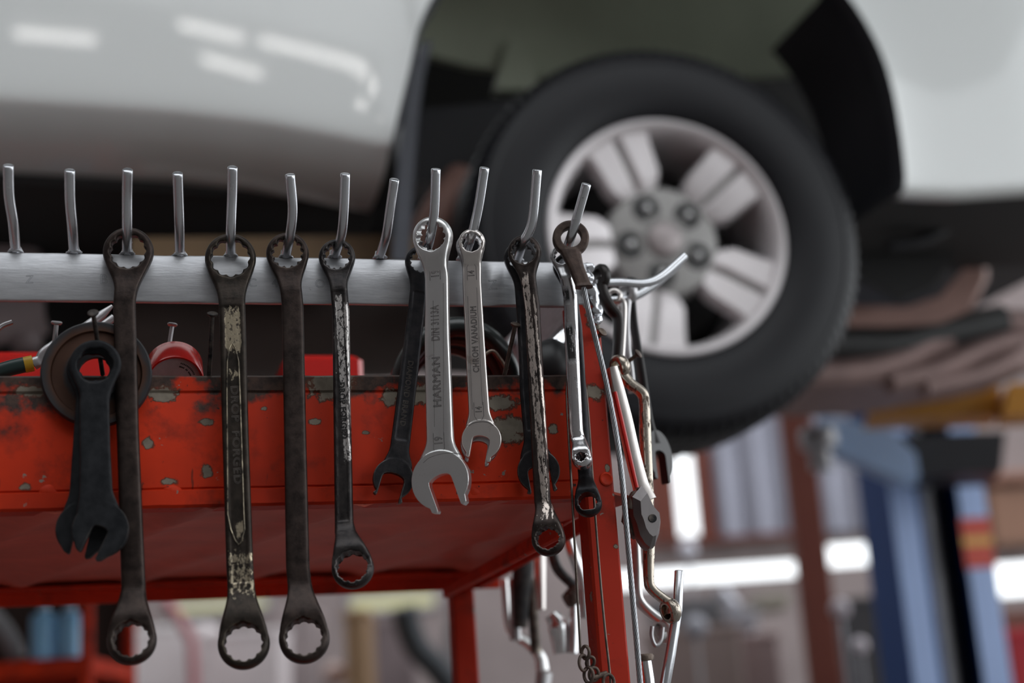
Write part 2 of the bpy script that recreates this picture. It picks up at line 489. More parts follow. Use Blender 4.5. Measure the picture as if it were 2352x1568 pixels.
def stamp(sp, text, z0, size, mat, up=True, outline=.00016, xoff=0, name='stamped_lettering', yextra=0.0, width=1.0, fill=False):
    """raised or cut lettering lying on the shank's face; up: reads bottom to top. z0 = where the text starts, metres below the upper head"""
    d = ob_s[sp.name]
    cu = bpy.data.curves.new('txt', 'FONT'); cu.body = text; cu.size = size; cu.align_x = 'LEFT'; cu.align_y = 'CENTER'
    cu.fill_mode = 'FRONT' if fill else 'NONE'; cu.bevel_depth = 0 if fill else outline; cu.bevel_resolution = 1; cu.resolution_u = 3
    if fill: cu.extrude = .0002
    cu.space_character = 1.08
    to = bpy.data.objects.new('txt', cu); COL.objects.link(to)
    dg = bpy.context.evaluated_depsgraph_get(); dg.update()
    me = bpy.data.meshes.new_from_object(to.evaluated_get(dg))
    bpy.data.objects.remove(to)
    # text plane: baseline along the shank
    if up: X, Y = Vector((0, 0, 1)), Vector((-1, 0, 0))
    else: X, Y = Vector((0, 0, -1)), Vector((1, 0, 0))
    W = X.cross(Y)
    R = Matrix((X * width, Y, W)).transposed().to_4x4()
    zmid = -z0
    R.translation = Vector((d['cx'](zmid) + xoff, -d['t'] / 2 + yextra, zmid))
    me.transform(R)
    ob = bpy.data.objects.new(name, me); COL.objects.link(ob); ob.parent = sp
    me.materials.append(mat); return ob

# pixel -> distance below the upper head for a spanner
def zpx(sp, px, py):
    d = ob_s[sp.name]; q = d['M'].inverted() @ on_plane(px, py, d['A'], d['yaxis']); return -q.z

w1 = spanner('ring_spanner', 'dark brown double ring spanner hanging from the third peg, disc behind its shank', M['dark_a'],
             (294, 576), (306, 1473), off=(.003, -.001), yaw=8, mids=[(286, 700), (294, 1000), (307, 1350)], hw=[(0, 50), (.5, 48), (1, 52)],
             ro=(56, 54.5), ri=(40, 40), t=.0085, head_t=(.010, .013), yoff=(.003, -.008), groove=.0)
w2 = spanner('ring_spanner', 'heavy double ring spanner with worn brassy patches and lettering along its shank', M['dark_gold'],
             (529, 591), (561, 1480), off=(.003, -.002), yaw=8, mids=[(533, 700), (541, 1000), (551, 1300)], hw=[(0, 60), (.5, 58), (1, 58)],
             ro=(57, 58), ri=(44, 43.5), t=.0090, head_t=(.010, .013), yoff=(.003, -.006), groove=.0008)
w3 = spanner('ring_spanner', 'plain dark double ring spanner hanging from the sixth peg, right of the brassy one', M['dark_a'],
             (660, 580), (700, 1468), off=(.003, -.001), yaw=10, mids=[(672, 700), (678, 1000), (684, 1300)], hw=[(0, 49), (.5, 49), (1, 52)],
             ro=(48, 57), ri=(34, 42), t=.0090, head_t=(.010, .014), yoff=(.003, -.008))
w4 = spanner('ring_spanner', 'slim ring spanner with worn shank, painted right edge highlight and dark lower head', M['worn_chrome'],
             (773, 588), (814, 1309), off=(.003, -.003), yaw=16, mids=[(783, 720), (787, 1000), (791, 1225)], hw=[(0, 39), (.5, 39), (1, 41)],
             ro=(41, 47), ri=(29, 38), t=.0085, head_t=(.009, .013), yoff=(.003, -.010), groove=.0008, section=3.2)
w5 = spanner('combination_spanner', 'black combination spanner behind the shiny one marked 19', M['dark_b'],
             (968, 601), (903, 1100), off=(.003, .004), yaw=4, mids=[(958, 700), (934, 900), (914, 1060)], hw=[(0, 38), (.4, 40), (1, 44)],
             ends=('ring', 'open'), ro=(37, 47), ri=(25, 0), mouth=52, jaw_turn=-9, t=.006, head_t=(.008, .006), yoff=(0.001, 0), neck=(2, 1.7), groove=.0007)
w6 = spanner('combination_spanner', 'shiny satin chrome combination spanner with large open jaw, marked 19', M['chrome'],
             (995, 545), (1014, 1104), off=(-.022, -.014), yaw=30, mids=[(1004, 640), (1005, 784), (1011, 1000)], hw=[(0, 52), (.3, 53), (.6, 57), (1, 60)],
             ends=('ring', 'open'), ro=(44, 66), ri=(31.5, 0), mouth=54, jaw_turn=18, t=.0075, head_t=(.012, .0085), yoff=(-.001, 0), neck=(2.0, 1.5), section=5.5, tilt=(14, 0), voxel=.00042)
w7 = spanner('combination_spanner', 'small stained chrome combination spanner, marked 14, with short open jaw', M['chrome_warm'],
             (1084, 557), (1106, 1011), off=(-.020, -.012), yaw=18, mids=[(1084, 650), (1095, 850), (1101, 950)], hw=[(0, 42), (.5, 44), (1, 49)],
             ends=('ring', 'open'), ro=(30, 46), ri=(23, 0), mouth=40, jaw_turn=-13, t=.006, head_t=(.010, .0065), yoff=(-.001, 0), neck=(2.0, 1.6), section=5, tilt=(12, 0), voxel=.00042)
w7b = spanner('combination_spanner', 'chrome combination spanner almost hidden directly behind the one marked 14', M['steel'],
              (1078, 566), (1102, 1023), off=(-.006, -.002), yaw=18, mids=[(1084, 660), (1096, 850), (1100, 960)], hw=[(0, 38), (.5, 40), (1, 44)],
              ends=('ring', 'open'), ro=(30, 44), ri=(23, 0), mouth=38, jaw_turn=-13, t=.006, head_t=(.009, .006), yoff=(0, 0), neck=(2.0, 1.6))
w8 = spanner('ring_spanner', 'double ring spanner with pinkish worn shank hanging over a black open jaw', M['brown_worn'],
             (1204, 577), (1263, 1240), off=(-.020, -.012), yaw=24, mids=[(1222, 700), (1238, 1000), (1246, 1150)], hw=[(0, 35), (.5, 35), (1, 37)],
             ro=(38, 38), ri=(28, 27), t=.009, head_t=(.011, .013), yoff=(.002, -.008), section=3, tilt=(10, -8))
w8b = spanner('combination_spanner', 'black combination spanner with dark open jaw, behind the pinkish worn shank', M['dark_b'],
              (1196, 592), (1237, 1082), off=(-.004, .002), yaw=14, mids=[(1207, 720), (1215, 900), (1228, 1030)], hw=[(0, 40), (.5, 40), (1, 46)],
              ends=('ring', 'open'), ro=(38, 49), ri=(28, 0), mouth=50, jaw_turn=6, t=.006, head_t=(.010, .0065), yoff=(.001, 0), neck=(2, 1.7), groove=.0007)
w9b = spanner('ring_spanner', 'bright chipped chrome spanner with tiny lower ring, behind the wire rope eye', M['worn_chrome_b'],
              (1291, 588), (1340, 1058), off=(-.008, -.012), yaw=26, mids=[(1310, 680), (1314, 800), (1323, 990)], hw=[(0, 32), (.5, 31), (1, 33)],
              ro=(27, 23), ri=(18, 13), t=.009, head_t=(.010, .014), yoff=(0.002, -.006), section=2.6, tilt=(10, -10), pts=12)
w9c = spanner('ring_spanner', 'dark blued ring spanner behind the tiny chrome ring, its round eye below it', M['dark_b'],
              (1300, 612), (1353, 1160), off=(.002, -.004), yaw=22, mids=[(1322, 750), (1335, 950), (1343, 1080)], hw=[(0, 30), (.5, 30), (1, 32)],
              ro=(30, 31), ri=(20, 24), t=.008, head_t=(.009, .012), yoff=(.001, -.008), section=2.4, pts=0)
w10b = spanner('open_end_spanner', 'rear of two black open spanners hanging from a nail before the rusty disc', M['black_tool'],
               (212, 850), (192, 1215), off=(-.004, -.006), yaw=6, mids=[(205, 930), (199, 1040)], hw=[(0, 60), (.5, 62), (1, 72)],
               ends=('ring', 'open'), ro=(56, 62), ri=(38, 0), mouth=34, jaw_turn=-10, t=.006, head_t=(.006, .006), yoff=(0, 0), neck=(1.6, 1.5), pts=6)
w10 = spanner('open_end_spanner', 'front black open spanner on the nail, jaw overlapping the dark brown shank', M['black_tool'],
              (219, 838), (231, 1217), off=(-.012, -.017), yaw=6, mids=[(217, 930), (219, 1040), (221, 1130)], hw=[(0, 66), (.5, 66), (1, 76)],
              ends=('ring', 'open'), ro=(57, 64), ri=(39, 0), mouth=36, jaw_turn=-27, t=.006, head_t=(.006, .006), yoff=(0, 0), neck=(1.7, 1.6), pts=6, section=6)

# lettering
t_ = [stamp(w6, 'HARMAN', zpx(w6, 1008, 937), .0086, M['stamp_dark'], yextra=-.00002, width=1.02, outline=.00023),
      stamp(w6, 'DIN 3113A', zpx(w6, 1004, 785), .0088, M['stamp_dark'], width=.62, outline=.00023),
      stamp(w6, '19', zpx(w6, 1003, 641), .0086, M['stamp_dark'], width=.72, outline=.00022),
      stamp(w6, '19', zpx(w6, 1011, 1024), .0088, M['stamp_dark'], width=.72, outline=.00022)]
t_ += [stamp(w7, 'CHROM VANADIUM', zpx(w7, 1096, 857), .0064, M['stamp_dark'], outline=.00022, width=.84),
       stamp(w7, '14', zpx(w7, 1085, 638), .0068, M['stamp_dark'], width=.72, outline=.00022),
       stamp(w7, '14', zpx(w7, 1101, 950), .0068, M['stamp_dark'], width=.72, outline=.00022)]
t_ += [stamp(w2, 'DROP  FORGED', zpx(w2, 538, 888), .0080, M['stamp_dim'], up=False, outline=.00022, yextra=.0007, width=1.22)]
t_ += [stamp(w5, 'DIAMOND BRAND', zpx(w5, 944, 830), .0058, M['stamp_dim'], up=False, outline=.00014, yextra=.0006)]
t_ += [stamp(w4, 'DROP FORGED', zpx(w4, 785, 880), .0060, M['stamp_black'], up=False, outline=.00025, yextra=.0006)]

def shield(sp, px, py, up, w=.0082, h=.0165):
    """little pointed outline stamped round the size number"""
    d = ob_s[sp.name]; zc = -zpx(sp, px, py); xc = d['cx'](zc); yy = -d['t'] / 2
    k = 1 if up else -1
    loc = [(-w / 2, -h / 2 * k), (-w / 2, h * .25 * k), (-w * .22, h / 2 * k), (w * .22, h / 2 * k), (w / 2, h * .25 * k), (w / 2, -h / 2 * k)]
    path = [d['M'] @ Vector((xc + a, yy, zc + b)) for a, b in loc]
    MB().tube(path, .00026, 6).build('stamped_frame', M['stamp_dark'], sp)
shield(w6, 1002, 622, True); shield(w6, 1011, 1020, False)
shield(w7, 1085, 625, True, .0070, .0140); shield(w7, 1101, 946, False, .0070, .0140)
# long panel lines of the chrome shank
for px0, py0, px1, py1, spn in ((1018, 650, 1019, 1000, w6), (995, 690, 998, 980, w6), (1095, 660, 1108, 930, w7), (1074, 680, 1085, 940, w7)):
    d = ob_s[spn.name]
    q = [on_plane(a, b, d['A'] - d['yaxis'] * (d['t'] / 2), d['yaxis']) for a, b in ((px0, py0), (px1, py1))]
    MB().tube(q, .0002, 6).build('panel_line', M['stamp_dark'], spn)
# shoulder line where the jaw starts
for spn, arc in ((w6, ((972, 1063), (985, 1052), (1003, 1045), (1022, 1041), (1042, 1040), (1058, 1043))), (w7, ((1076, 978), (1085, 972), (1097, 969), (1110, 968), (1122, 970), (1133, 977)))):
    d = ob_s[spn.name]
    MB().tube(curve_pts([on_plane(a, b, d['A'] - d['yaxis'] * (d['t'] / 2 + .0003), d['yaxis']) for a, b in arc], 5), .00028, 6).build('shoulder_line', M['stamp_dark'], spn)
# pointed frame on the brassy spanner
d = ob_s[w2.name]; path = []
for px, py in ((523, 1180), (521, 900), (522, 830), (527, 800), (533, 787), (541, 800), (548, 830), (551, 900), (560, 1180), (562, 1215), (553, 1245), (548, 1250), (540, 1240), (530, 1215), (523, 1180)):
    path.append(on_plane(px, py, d['A'] - d['yaxis'] * (d['t'] / 2), d['yaxis']))
MB().tube(path, .0005, 6).build('raised_frame', M['dark_gold'], w2)
# ------------------------------------------------------------------ the tool cart
AX = (U, V, Z)
BAR = .014                                            # front of rail, panel and legs
A_R = .112                                            # right end of the panel
A_L = -.47
LEGW = .024
z_top = (on(650, 860, BAR)).z; z_bot = on(650, 1160, BAR).z
rail_t = on(600, 589, BAR).z; rail_b = on(600, 695, BAR).z
OFF_B = .47                                           # back of the tray
a_leg = ao(on(1368, 1000, BAR))[0]
cart_root = empty('tool_cart', cart(-.17, .24, 0), 'red painted steel tool cart with chipped tray panel and silver peg rail', 'tool cart')

def loc_chip(px, py, rx, ry):
    P = on(px, py, BAR); s = depth(P) / FPX
    return (ao(P)[0], P.z, rx * s, ry * s)
chips = [loc_chip(*c) for c in ((75, 897, 40, 14), (372, 905, 40, 20), (475, 970, 21, 8), (340, 1018, 15, 13), (475, 1082, 13, 18), (388, 1106, 20, 9),
                                (605, 938, 8, 5), (725, 968, 15, 8), (58, 1117, 14, 9), (897, 912, 22, 24), (960, 905, 42, 26), (1170, 985, 42, 36),
                                (840, 993, 8, 5), (760, 880, 60, 40), (1150, 925, 45, 18), (1270, 985, 14, 12), (555, 1102, 16, 8), (1310, 905, 12, 8))]
# panel mesh is built with its origin so that object x runs along the cart and z is the height
PAN = Matrix((U, V, Z)).transposed().to_4x4(); PAN.translation = Vector((P0.x, P0.y, 0))
def panel_part(name, mb, mat, parent=cart_root, smooth=40):
    """part whose object axes follow the cart: x along the front, y inwards, z up"""
    inv = PAN.inverted()
    me_b = MB(); me_b.v = [inv @ p for p in mb.v]; me_b.f = mb.f
    ob = bpy.data.objects.new(name, me_b.mesh(name, smooth)); COL.objects.link(ob)
    ob.parent = parent; ob.matrix_basis = WORLD[parent.name].inverted() @ PAN; WORLD[ob.name] = PAN.copy()
    ob.data.materials.append(mat); return ob
M['red_panel'] = red_paint('chipped red machine paint', chips, top=(z_top - .034, z_top + .004))
M['red'] = red_paint('red machine paint', ())
P_LEG = [(1310, 905, 10, 6), (1365, 900, 26, 20), (1395, 1075, 6, 9), (1415, 1255, 7, 6), (1370, 735, 26, 26)]
M['red_leg'] = red_paint('red painted square tube', [loc_chip(*c) for c in P_LEG], base=(.43, .028, .014))
M['red_under'] = plain('brownish red underside', (.56, .115, .078), .5, 0, .40, 16, spec=.2)
mb = MB()
# front wall of the tray: folded top lip, slightly bowed face, seam band at the bottom
prof = [(BAR + .020, z_top - .004), (BAR + .018, z_top), (BAR + .003, z_top), (BAR, z_top - .002), (BAR, z_top - .012), (BAR + .0015, z_top - .0135), (BAR + .0005, z_top - .016),
        (BAR + .0003, z_bot + .0150), (BAR + .0016, z_bot + .0138), (BAR - .0012, z_bot + .0125), (BAR - .0012, z_bot + .002), (BAR + .001, z_bot), (BAR + .02, z_bot), (BAR + .02, z_bot + .0015), (BAR + .003, z_bot + .0025), (BAR + .003, z_top - .004)]
n = 60; secs = []
for i in range(n + 1):
    a = A_L + (A_R - A_L) * i / n
    secs.append([cart(a, o + .0009 * noise.noise(Vector((a * 14, z * 20, 0))) + .0006 * noise.noise(Vector((a * 60, z * 60, 2))), z + .0005 * noise.noise(Vector((a * 50, 3, 1)))) for o, z in prof])
mb.loft(secs)
panel_part('tray_panel', mb, M['red_panel'], smooth=35)
# tack welds on the bottom seam
for px in (110, 395, 930, 1090):
    P = on(px, 1128, BAR); mb = MB()
    mb.lathe([(0, -.0014), (.0025, -.0012), (.0045, -.0002), (.0055, .001)], P, V, 16, False); mb.v = [p + U * (.25 * (p - P).dot(U)) + Vector((1, 0, .6)) * .0012 * noise.noise(p * 180) for p in mb.v]; panel_part('weld_bead', mb, M['red'])
# sheet-metal bottom with pressed ribs
mb = MB(); secs = []
NA = 50
for k in range(22):
    o = BAR + .002 + (OFF_B - BAR - .004) * k / 21; top = []; low = []
    for i in range(NA + 1):
        a = A_L + .004 + (A_R + .045 - A_L - .01) * i / NA
        zz = z_bot + .0035 - .0055 * math.exp(-(((a * 1.0 + o * .35) % .11 - .055) / .012) ** 2) + .0012 * noise.noise(Vector((a * 9, o * 9, 0)))
        top.append(cart(a, o, zz + .002)); low.append(cart(a, o, zz))
    secs.append(top + low[::-1])
mb.loft(secs)
panel_part('tray_floor', mb, M['red_under'], smooth=60)
mb = MB(); mb.cbox(cart((A_L + A_R + .05) / 2, OFF_B + .002, (z_top + z_bot) / 2 - .006), A_R + .05 - A_L, .004, z_top - z_bot + .008, .001, AX)
panel_part('back_panel', mb, M['red'])
mb = MB()
mb.loft([[cart(a, OFF_B - .03, z_bot - .001), cart(a, OFF_B + .004, z_bot - .001), cart(a, OFF_B + .004, z_bot - .016), cart(a, OFF_B - .002, z_bot - .016), cart(a, OFF_B - .004, z_bot - .004), cart(a, OFF_B - .03, z_bot - .004)] for a in (A_L, A_R + .05)])
panel_part('back_lip', mb, M['red'])
for a, nm in ((A_R + .024, 'side_panel'), (A_L, 'side_panel')):
    mb = MB(); mb.cbox(cart(a, (BAR + OFF_B) / 2 + .014, (z_top + z_bot) / 2), .003, OFF_B - BAR - .03, z_top - z_bot, .0008, AX)
    panel_part(nm, mb, M['red'])
mb = MB()                                            # gusset under the right end
mb.loft([[cart(A_R + .030, BAR + .03, z_bot - .0005), cart(A_R + .030, OFF_B, z_bot - .0005), cart(A_R + .030, OFF_B, z_bot - .016), cart(A_R + .030, BAR + .03, z_bot - .012)],
         [cart(A_R + .026, BAR + .03, z_bot - .0005), cart(A_R + .026, OFF_B, z_bot - .0005), cart(A_R + .026, OFF_B, z_bot - .016), cart(A_R + .026, BAR + .03, z_bot - .012)]])
panel_part('side_lip', mb, M['red'])
# legs
for a, o, zt in ((a_leg, BAR + LEGW / 2, rail_b + .004), (a_leg - .002, OFF_B + .02, z_top + .004), (A_L - .014, BAR + LEGW / 2, rail_t), (A_L - .014, OFF_B + .02, rail_t)):
    mb = MB(); mb.cbox(cart(a, o, (zt + .03) / 2), LEGW, LEGW, zt - .03, .0018, AX)
    lg = panel_part('leg', mb, M['red_leg'], smooth=20)
    mb = MB(); mb.lathe([(0, -.014), (.022, -.014), (.030, -.008), (.030, .008), (.022, .014), (0, .014)], cart(a, o, .032), V, 24, False)
    panel_part('caster', mb, M['black_tool'], lg)
# bolt head pressed in the leg
P = on(1392, 1100, BAR); mb = MB(); mb.lathe([(0, -.0006), (.0034, -.0007), (.0042, -.0012), (.0052, -.0009), (.0060, .0004)], P, V, 20, False); panel_part('bolt_head', mb, M['red'])
# lower shelf, mostly under the frame
mb = MB(); mb.cbox(cart((A_L + A_R) / 2, OFF_B / 2 + .015, .25), A_R - A_L + .05, OFF_B, .02, .003, AX); panel_part('lower_shelf', mb, M['red'])

# ---- peg rail
a_re = ao(on(1352, 650, BAR))[0]
mb = MB(); secs = []
n = 80
for i in range(n + 1):
    a = A_L - .02 + (a_re - A_L + .02) * i / n
    w = lambda k: .0005 * noise.noise(Vector((a * 22, k, 0))) + .0003 * noise.noise(Vector((a * 90, k, 5)))
    secs.append([cart(a, BAR + o, z + w(j * 3.1)) for j, (o, z) in enumerate(((.0, rail_b + .0012), (.0, rail_t - .0012), (.0012, rail_t), (.0048, rail_t), (.006, rail_t - .001), (.006, rail_b + .001), (.0048, rail_b), (.0012, rail_b)))])
mb.loft(secs)
rail = panel_part('peg_rail', mb, M['silver'], smooth=50)
rail['label'] = 'silver painted flat bar with rods welded along its top'
mb = MB(); secs = []                                  # right hand rail, running back
for i in range(21):
    o = BAR + .006 + (OFF_B + .02 - BAR) * i / 20
    secs.append([cart(a_re - .008 + x, o, z) for x, z in ((0, rail_b), (.005, rail_b), (.005, rail_t), (0, rail_t))])
mb.loft(secs); panel_part('side_rail', mb, M['silver'], smooth=30)
WELD = MB()
# weld lumps where the rails meet the leg
for px, py, r, o in ((1349, 640, .006, .012), (1356, 668, .0075, .012), (1362, 690, .006, .012), (1368, 715, .006, .014), (1371, 735, .005, .012), (1354, 615, .005, .016)):
    P = on(px, py, o); mb = MB()
    mb.lathe([(0, -1), (.6, -.85), (.95, -.4), (1, .1), (.8, .7), (0, 1)], (0, 0, 0), (0, 0, 1), 16, False)
    WELD.add([P + p * r * Vector((1, 1, 1)).length * .52 for p in mb.v], mb.f)
_me = fuse(WELD, .0008, 2)
mb = MB(); mb.add([v.co + Vector((noise.noise(v.co * 160), noise.noise(v.co * 170 + Z), noise.noise(v.co * 150 + U))) * .0018 for v in _me.vertices], [list(p.vertices) for p in _me.polygons])
panel_part('weld_seam', mb, M['peg'], rail, smooth=80)
# pegs: foot on the rail, leaning out to the front; pixels of centre line with distance in front
PEGS = [((36, 578), (30, 510), (21, 450), (19, 381)), ((170, 580), (166, 520), (161, 460), (160, 392)), ((292, 583), (292, 520), (292, 450), (293, 391)),
        ((413, 586), (412, 520), (410, 460), (408, 399)), ((530, 588), (530, 530), (533, 450), (534, 385)), ((656, 590), (666, 540), (672, 480), (666, 402)),
        ((768, 590), (784, 540), (790, 480), (793, 400)), ((872, 591), (887, 540), (896, 480), (906, 413)), ((976, 592), (988, 545), (997, 490), (1001, 389)),
        ((1064, 594), (1082, 545), (1098, 480), (1113, 386)), ((1188, 598), (1200, 560), (1222, 510), (1234, 391)), ((1291, 602), (1306, 560), (1322, 510), (1347, 423))]
for i, pts in enumerate(PEGS):
    lean = [BAR + .003, -.004, -.020, -.036]
    if i in (8, 9, 10, 11): lean = [BAR + .003, -.018, -.034, -.052]
    path = curve_pts([on(px, py, o) for (px, py), o in zip(pts, lean)], 10)
    s = .0037
    path.insert(0, path[0] - Z * .002)
    r = [s] * len(path); e = (path[-1] - path[-2]).normalized()
    path += [path[-1] + e * .0005]; r.append(s * .86)
    mb = MB(); mb.tube(path, r, 20)
    pg = panel_part('peg', mb, M['peg'], rail, smooth=60)
    mb = MB(); f = path[1]
    mb.lathe([(.0034, .0050), (.0040, .0022), (.0050, .0008), (.0060, -.0002), (.0055, -.0010), (0, -.0010)], f, Z, 20, False)
    mb.v = [p + Vector((noise.noise(p * 300), noise.noise(p * 310 + U), 0)) * .0009 for p in mb.v]
    panel_part('weld_collar', mb, M['silver'], pg, smooth=70)
# letters stamped in the rail
def rail_text(ch, px, py, size):
    cu = bpy.data.curves.new('txt', 'FONT'); cu.body = ch; cu.size = size; cu.align_x = 'CENTER'; cu.align_y = 'CENTER'
    cu.fill_mode = 'NONE'; cu.bevel_depth = .00016; cu.bevel_resolution = 1; cu.resolution_u = 4
    to = bpy.data.objects.new('txt', cu); COL.objects.link(to)
    dg = bpy.context.evaluated_depsgraph_get(); dg.update()
    me = bpy.data.meshes.new_from_object(to.evaluated_get(dg)); bpy.data.objects.remove(to)
    P = on(px, py, BAR + .0)
    R = Matrix((U, Z, U.cross(Z))).transposed().to_4x4(); R.translation = P
    mb = MB(); mb.add([R @ v.co for v in me.vertices], [list(p.vertices) for p in me.polygons])
    panel_part('stamped_letter', mb, M['stamp_rail'], rail)
M['stamp_rail'] = plain('shadowed stamping in silver paint', (.30, .31, .335), .45, .5)
for ch, px, py, sz in (('Z', 68, 642, .0085), ('B', 238, 642, .0105), ('C', 580, 650, .0095), ('4', 632, 650, .0100), ('O', 735, 652, .0095), ('Z', 1132, 655, .0110)):
    rail_text(ch, px, py, sz)
# nails welded upright on the tray lip
for head, base, bo, ho in (((130, 741), (117, 862), .022, .010), ((214, 719), (236, 860), .020, -.022), ((396, 745), (372, 905), .090, .082), ((488, 721), (480, 862), .022, -.006),
                           ((1184, 745), (1158, 864), .020, -.004), ((1384, 762), (1318, 838), .040, .006), ((1466, 812), (1418, 850), .060, .045)):
    A, B = on(*base, bo), on(*head, ho); t = (B - A).normalized()
    mb = MB(); mb.tube([A, A.lerp(B, .5), B], .0017, 12)
    nl = panel_part('nail', mb, M['steel'] if head[0] in (396, 130) else M['black_tool'] if head[0] in (214, 488) else M['rusty'], smooth=60)
    mb = MB(); mb.lathe([(0, -.0016), (.0030, -.0014), (.0040, -.0003), (.0040, .0006), (.0030, .0012), (0, .0013)], B, t, 20, False)
    panel_part('nail_head', mb, M['steel'] if head[0] in (396, 130) else M['black_tool'] if head[0] in (214, 488) else M['rusty'], nl, smooth=50)
# pegs of the right hand rail
SP = [(((1366, 650), .050), ((1420, 648), .052), ((1480, 650), .054), ((1520, 634), .055), ((1573, 588), .056)),
      (((1395, 690), .10), ((1450, 684), .10), ((1500, 656), .10), ((1530, 632), .10), ((1560, 606), .10))]
for pts in SP:
    path = curve_pts([on(px, py, o) for (px, py), o in pts], 8)
    mb = MB(); mb.tube(path, .0037, 16); panel_part('peg', mb, M['peg'], smooth=60)
path = [on(1560, 1312, .030), on(1556, 1400, .030), on(1540, 1500, .030), on(1522, 1600, .030), on(1500, 1640, .034), on(1460, 1650, .034)]
mb = MB(); mb.tube([path[0] + (path[0] - path[1]).normalized() * .0006] + path, [.0032] + [.0038] * 2 + [.0043] * 4, 20); panel_part('peg', mb, M['peg'], smooth=60)

# ------------------------------------------------------------------ things on and in the cart
def local_things():
    # rusty disc on the nail
    C = on(222, 858, .0045); ax = V
    s = depth(C) / FPX * 1.03; R = 121 * s
    prof = [(38 * s, -.0005), (56 * s, -.0010), (60 * s, .0006), (72 * s, .0018), (96 * s, .0014), (99 * s, -.0012), (117 * s, -.0016), (R, .0002), (R, .003), (38 * s, .0042)]
    mb = MB(); mb.lathe(prof, C, ax, 90)
    d = mb.build('steel_disc', M['disc'], smooth=50, origin=C)
    tag(d, 'flat round rusty steel disc hanging on a nail behind black open spanners', 'steel disc')
    # red round tin lying in the tray
    C = on(402, 868, .056); t = (V * -.74 - Z * .67 - U * .03).normalized()
    R = .0215
    mb = MB(); mb.lathe([(.0160, .0028), (R - .002, .0028), (R - .002, .0050), (R - .0005, .0056), (R, .0045), (R, -.020), (R - .001, -.0215), (0, -.0215), (0, .0028)], C, t, 64, False)
    r = mb.build('plastic_cap', M['red_plastic'], smooth=40, origin=C)
    tag(r, 'glossy red round plastic lid tilted in the tray, printed disc inside', 'lid')
    mb = MB(); mb.lathe([(0, .0031), (R - .0025, .0031), (R - .0025, .0027), (0, .0027)], C, t, 64, False)
    l = mb.build('label_disc', M['label_grey'], r, smooth=30)
    # two lines of small print
    X = U; Y = t.cross(X); Y = Y if Y.z > 0 else -Y; X = Y.cross(t)
    for rr, txt in ((.0150, '22040-8472-2'), (.0122, 'MADE IN 1-40')):
        for i, ch in enumerate(txt):
            a = D2R(74) - i * .085
            p = C + t * .0033 + (X * math.cos(a) + Y * math.sin(a)) * rr
            mb = MB(); tx = (X * math.sin(a) - Y * math.cos(a)); ty = (X * math.cos(a) + Y * math.sin(a))
            if ch != ' ':
                mb.box(p, .0007, .0011, .0002, (tx, ty, t)); PR.append((mb, l))
    # pliers
    P = lambda x, y, o=.075: on(x, y, o)
    H = [P(-60, 880), P(-20, 860), P(20, 846), P(62, 836), P(82, 832)]
    pl = empty('pliers', P(60, 850), 'chrome pliers with green dipped handle and yellow band in the tray', 'pliers')
    mb = MB(); mb.tube(curve_pts(H[:4], 6), [.0062] * 19, 14, flat=(V, .6)); mb.build('handle', M['green_grip'], pl, 60)
    mb = MB(); mb.tube([P(56, 838), P(66, 836), P(76, 834)], [.0064] * 3, 14, flat=(V, .62)); mb.build('yellow_band', M['yellow_band'], pl, 60)
    mb = MB()
    mb.tube(curve_pts([P(76, 836), P(92, 826), P(100, 812), P(118, 800), P(160, 775), P(172, 768)], 5), [.0050, .0050, .0050, .0048, .0044, .0042, .0042, .0042, .0042, .0042, .0042, .0043, .0044, .0046, .0048, .0048, .0050, .0052, .0053, .0054, .0052, .0046, .0042, .0040, .0038, .0036][:26], 12, flat=(V, .5))
    mb.tube([P(170, 770), P(200, 750), P(235, 722), P(258, 702)], [.0046, .0042, .0036, .0014], 10, flat=(V, .7))
    mb.build('jaw', M['steel'], pl, 50)
    mb = MB(); mb.tube([P(180, 785, .085), P(220, 762, .085), P(262, 728, .085)], [.0046, .0040, .0030], 10, flat=(V, .6)); mb.build('jaw', M['steel'], pl, 50)
    # bent hook at the left edge
    mb = MB(); mb.tube(curve_pts([P(-40, 862, .05), P(-30, 790, .05), P(0, 752, .05), P(28, 739, .05)], 6), .0020, 10)
    tag(mb.build('wire_hook', M['steel'], smooth=60), 'bent wire hook standing in the tray at the left picture edge', 'hook')
    # coil of dark hose
    C = on(1048, 885, .14); mb = MB()
    for i, (R, dz, r) in enumerate(((.050, 0, .0085), (.046, .014, .0085), (.041, .027, .008))):
        t = (V * .90 + Z * .40 + U * .12 * i).normalized(); a = t.cross(Z).normalized(); b = t.cross(a)
        path = [C + V * dz + (a * math.cos(w) + b * math.sin(w)) * (R + .001 * math.sin(3 * w)) for w in [2 * PI * k / 60 for k in range(60)]]
        mb.tube(path, r, 12, closed=True)
    tag(mb.build('hose_coil', M['green_rubber'], smooth=80, origin=C), 'coil of dark green rubber hose lying in the tray', 'hose')
    C = on(1268, 852, .10); mb = MB(); mb.lathe([(0, .026), (.010, .0255), (.018, .021), (.023, .012), (.0245, 0), (.021, -.014), (.012, -.022), (0, -.024)], C, (Z + V * .4 - U * .35).normalized(), 32, False)
    tag(mb.build('rubber_bulb', M['black_rubber'], smooth=80, origin=C), 'rounded black rubber bulb in the tray near the right leg', 'rubber bulb')
    for q, m_, lab, r in (((on(1132, 862, .20), on(1255, 640, .24)), M['steel'], 'thin grey steel bar leaning in the tray behind the nail', .004),
                          ((on(1200, 880, .16), on(1325, 712, .20)), M['bright'], 'thick bright chrome bar leaning in the tray beside the right leg', .0085)):
        mb = MB(); mb.tube([q[0], q[0].lerp(q[1], .5), q[1]], [r] * 3, 16); tag(mb.build('steel_bar', m_, smooth=60), lab, 'bar')
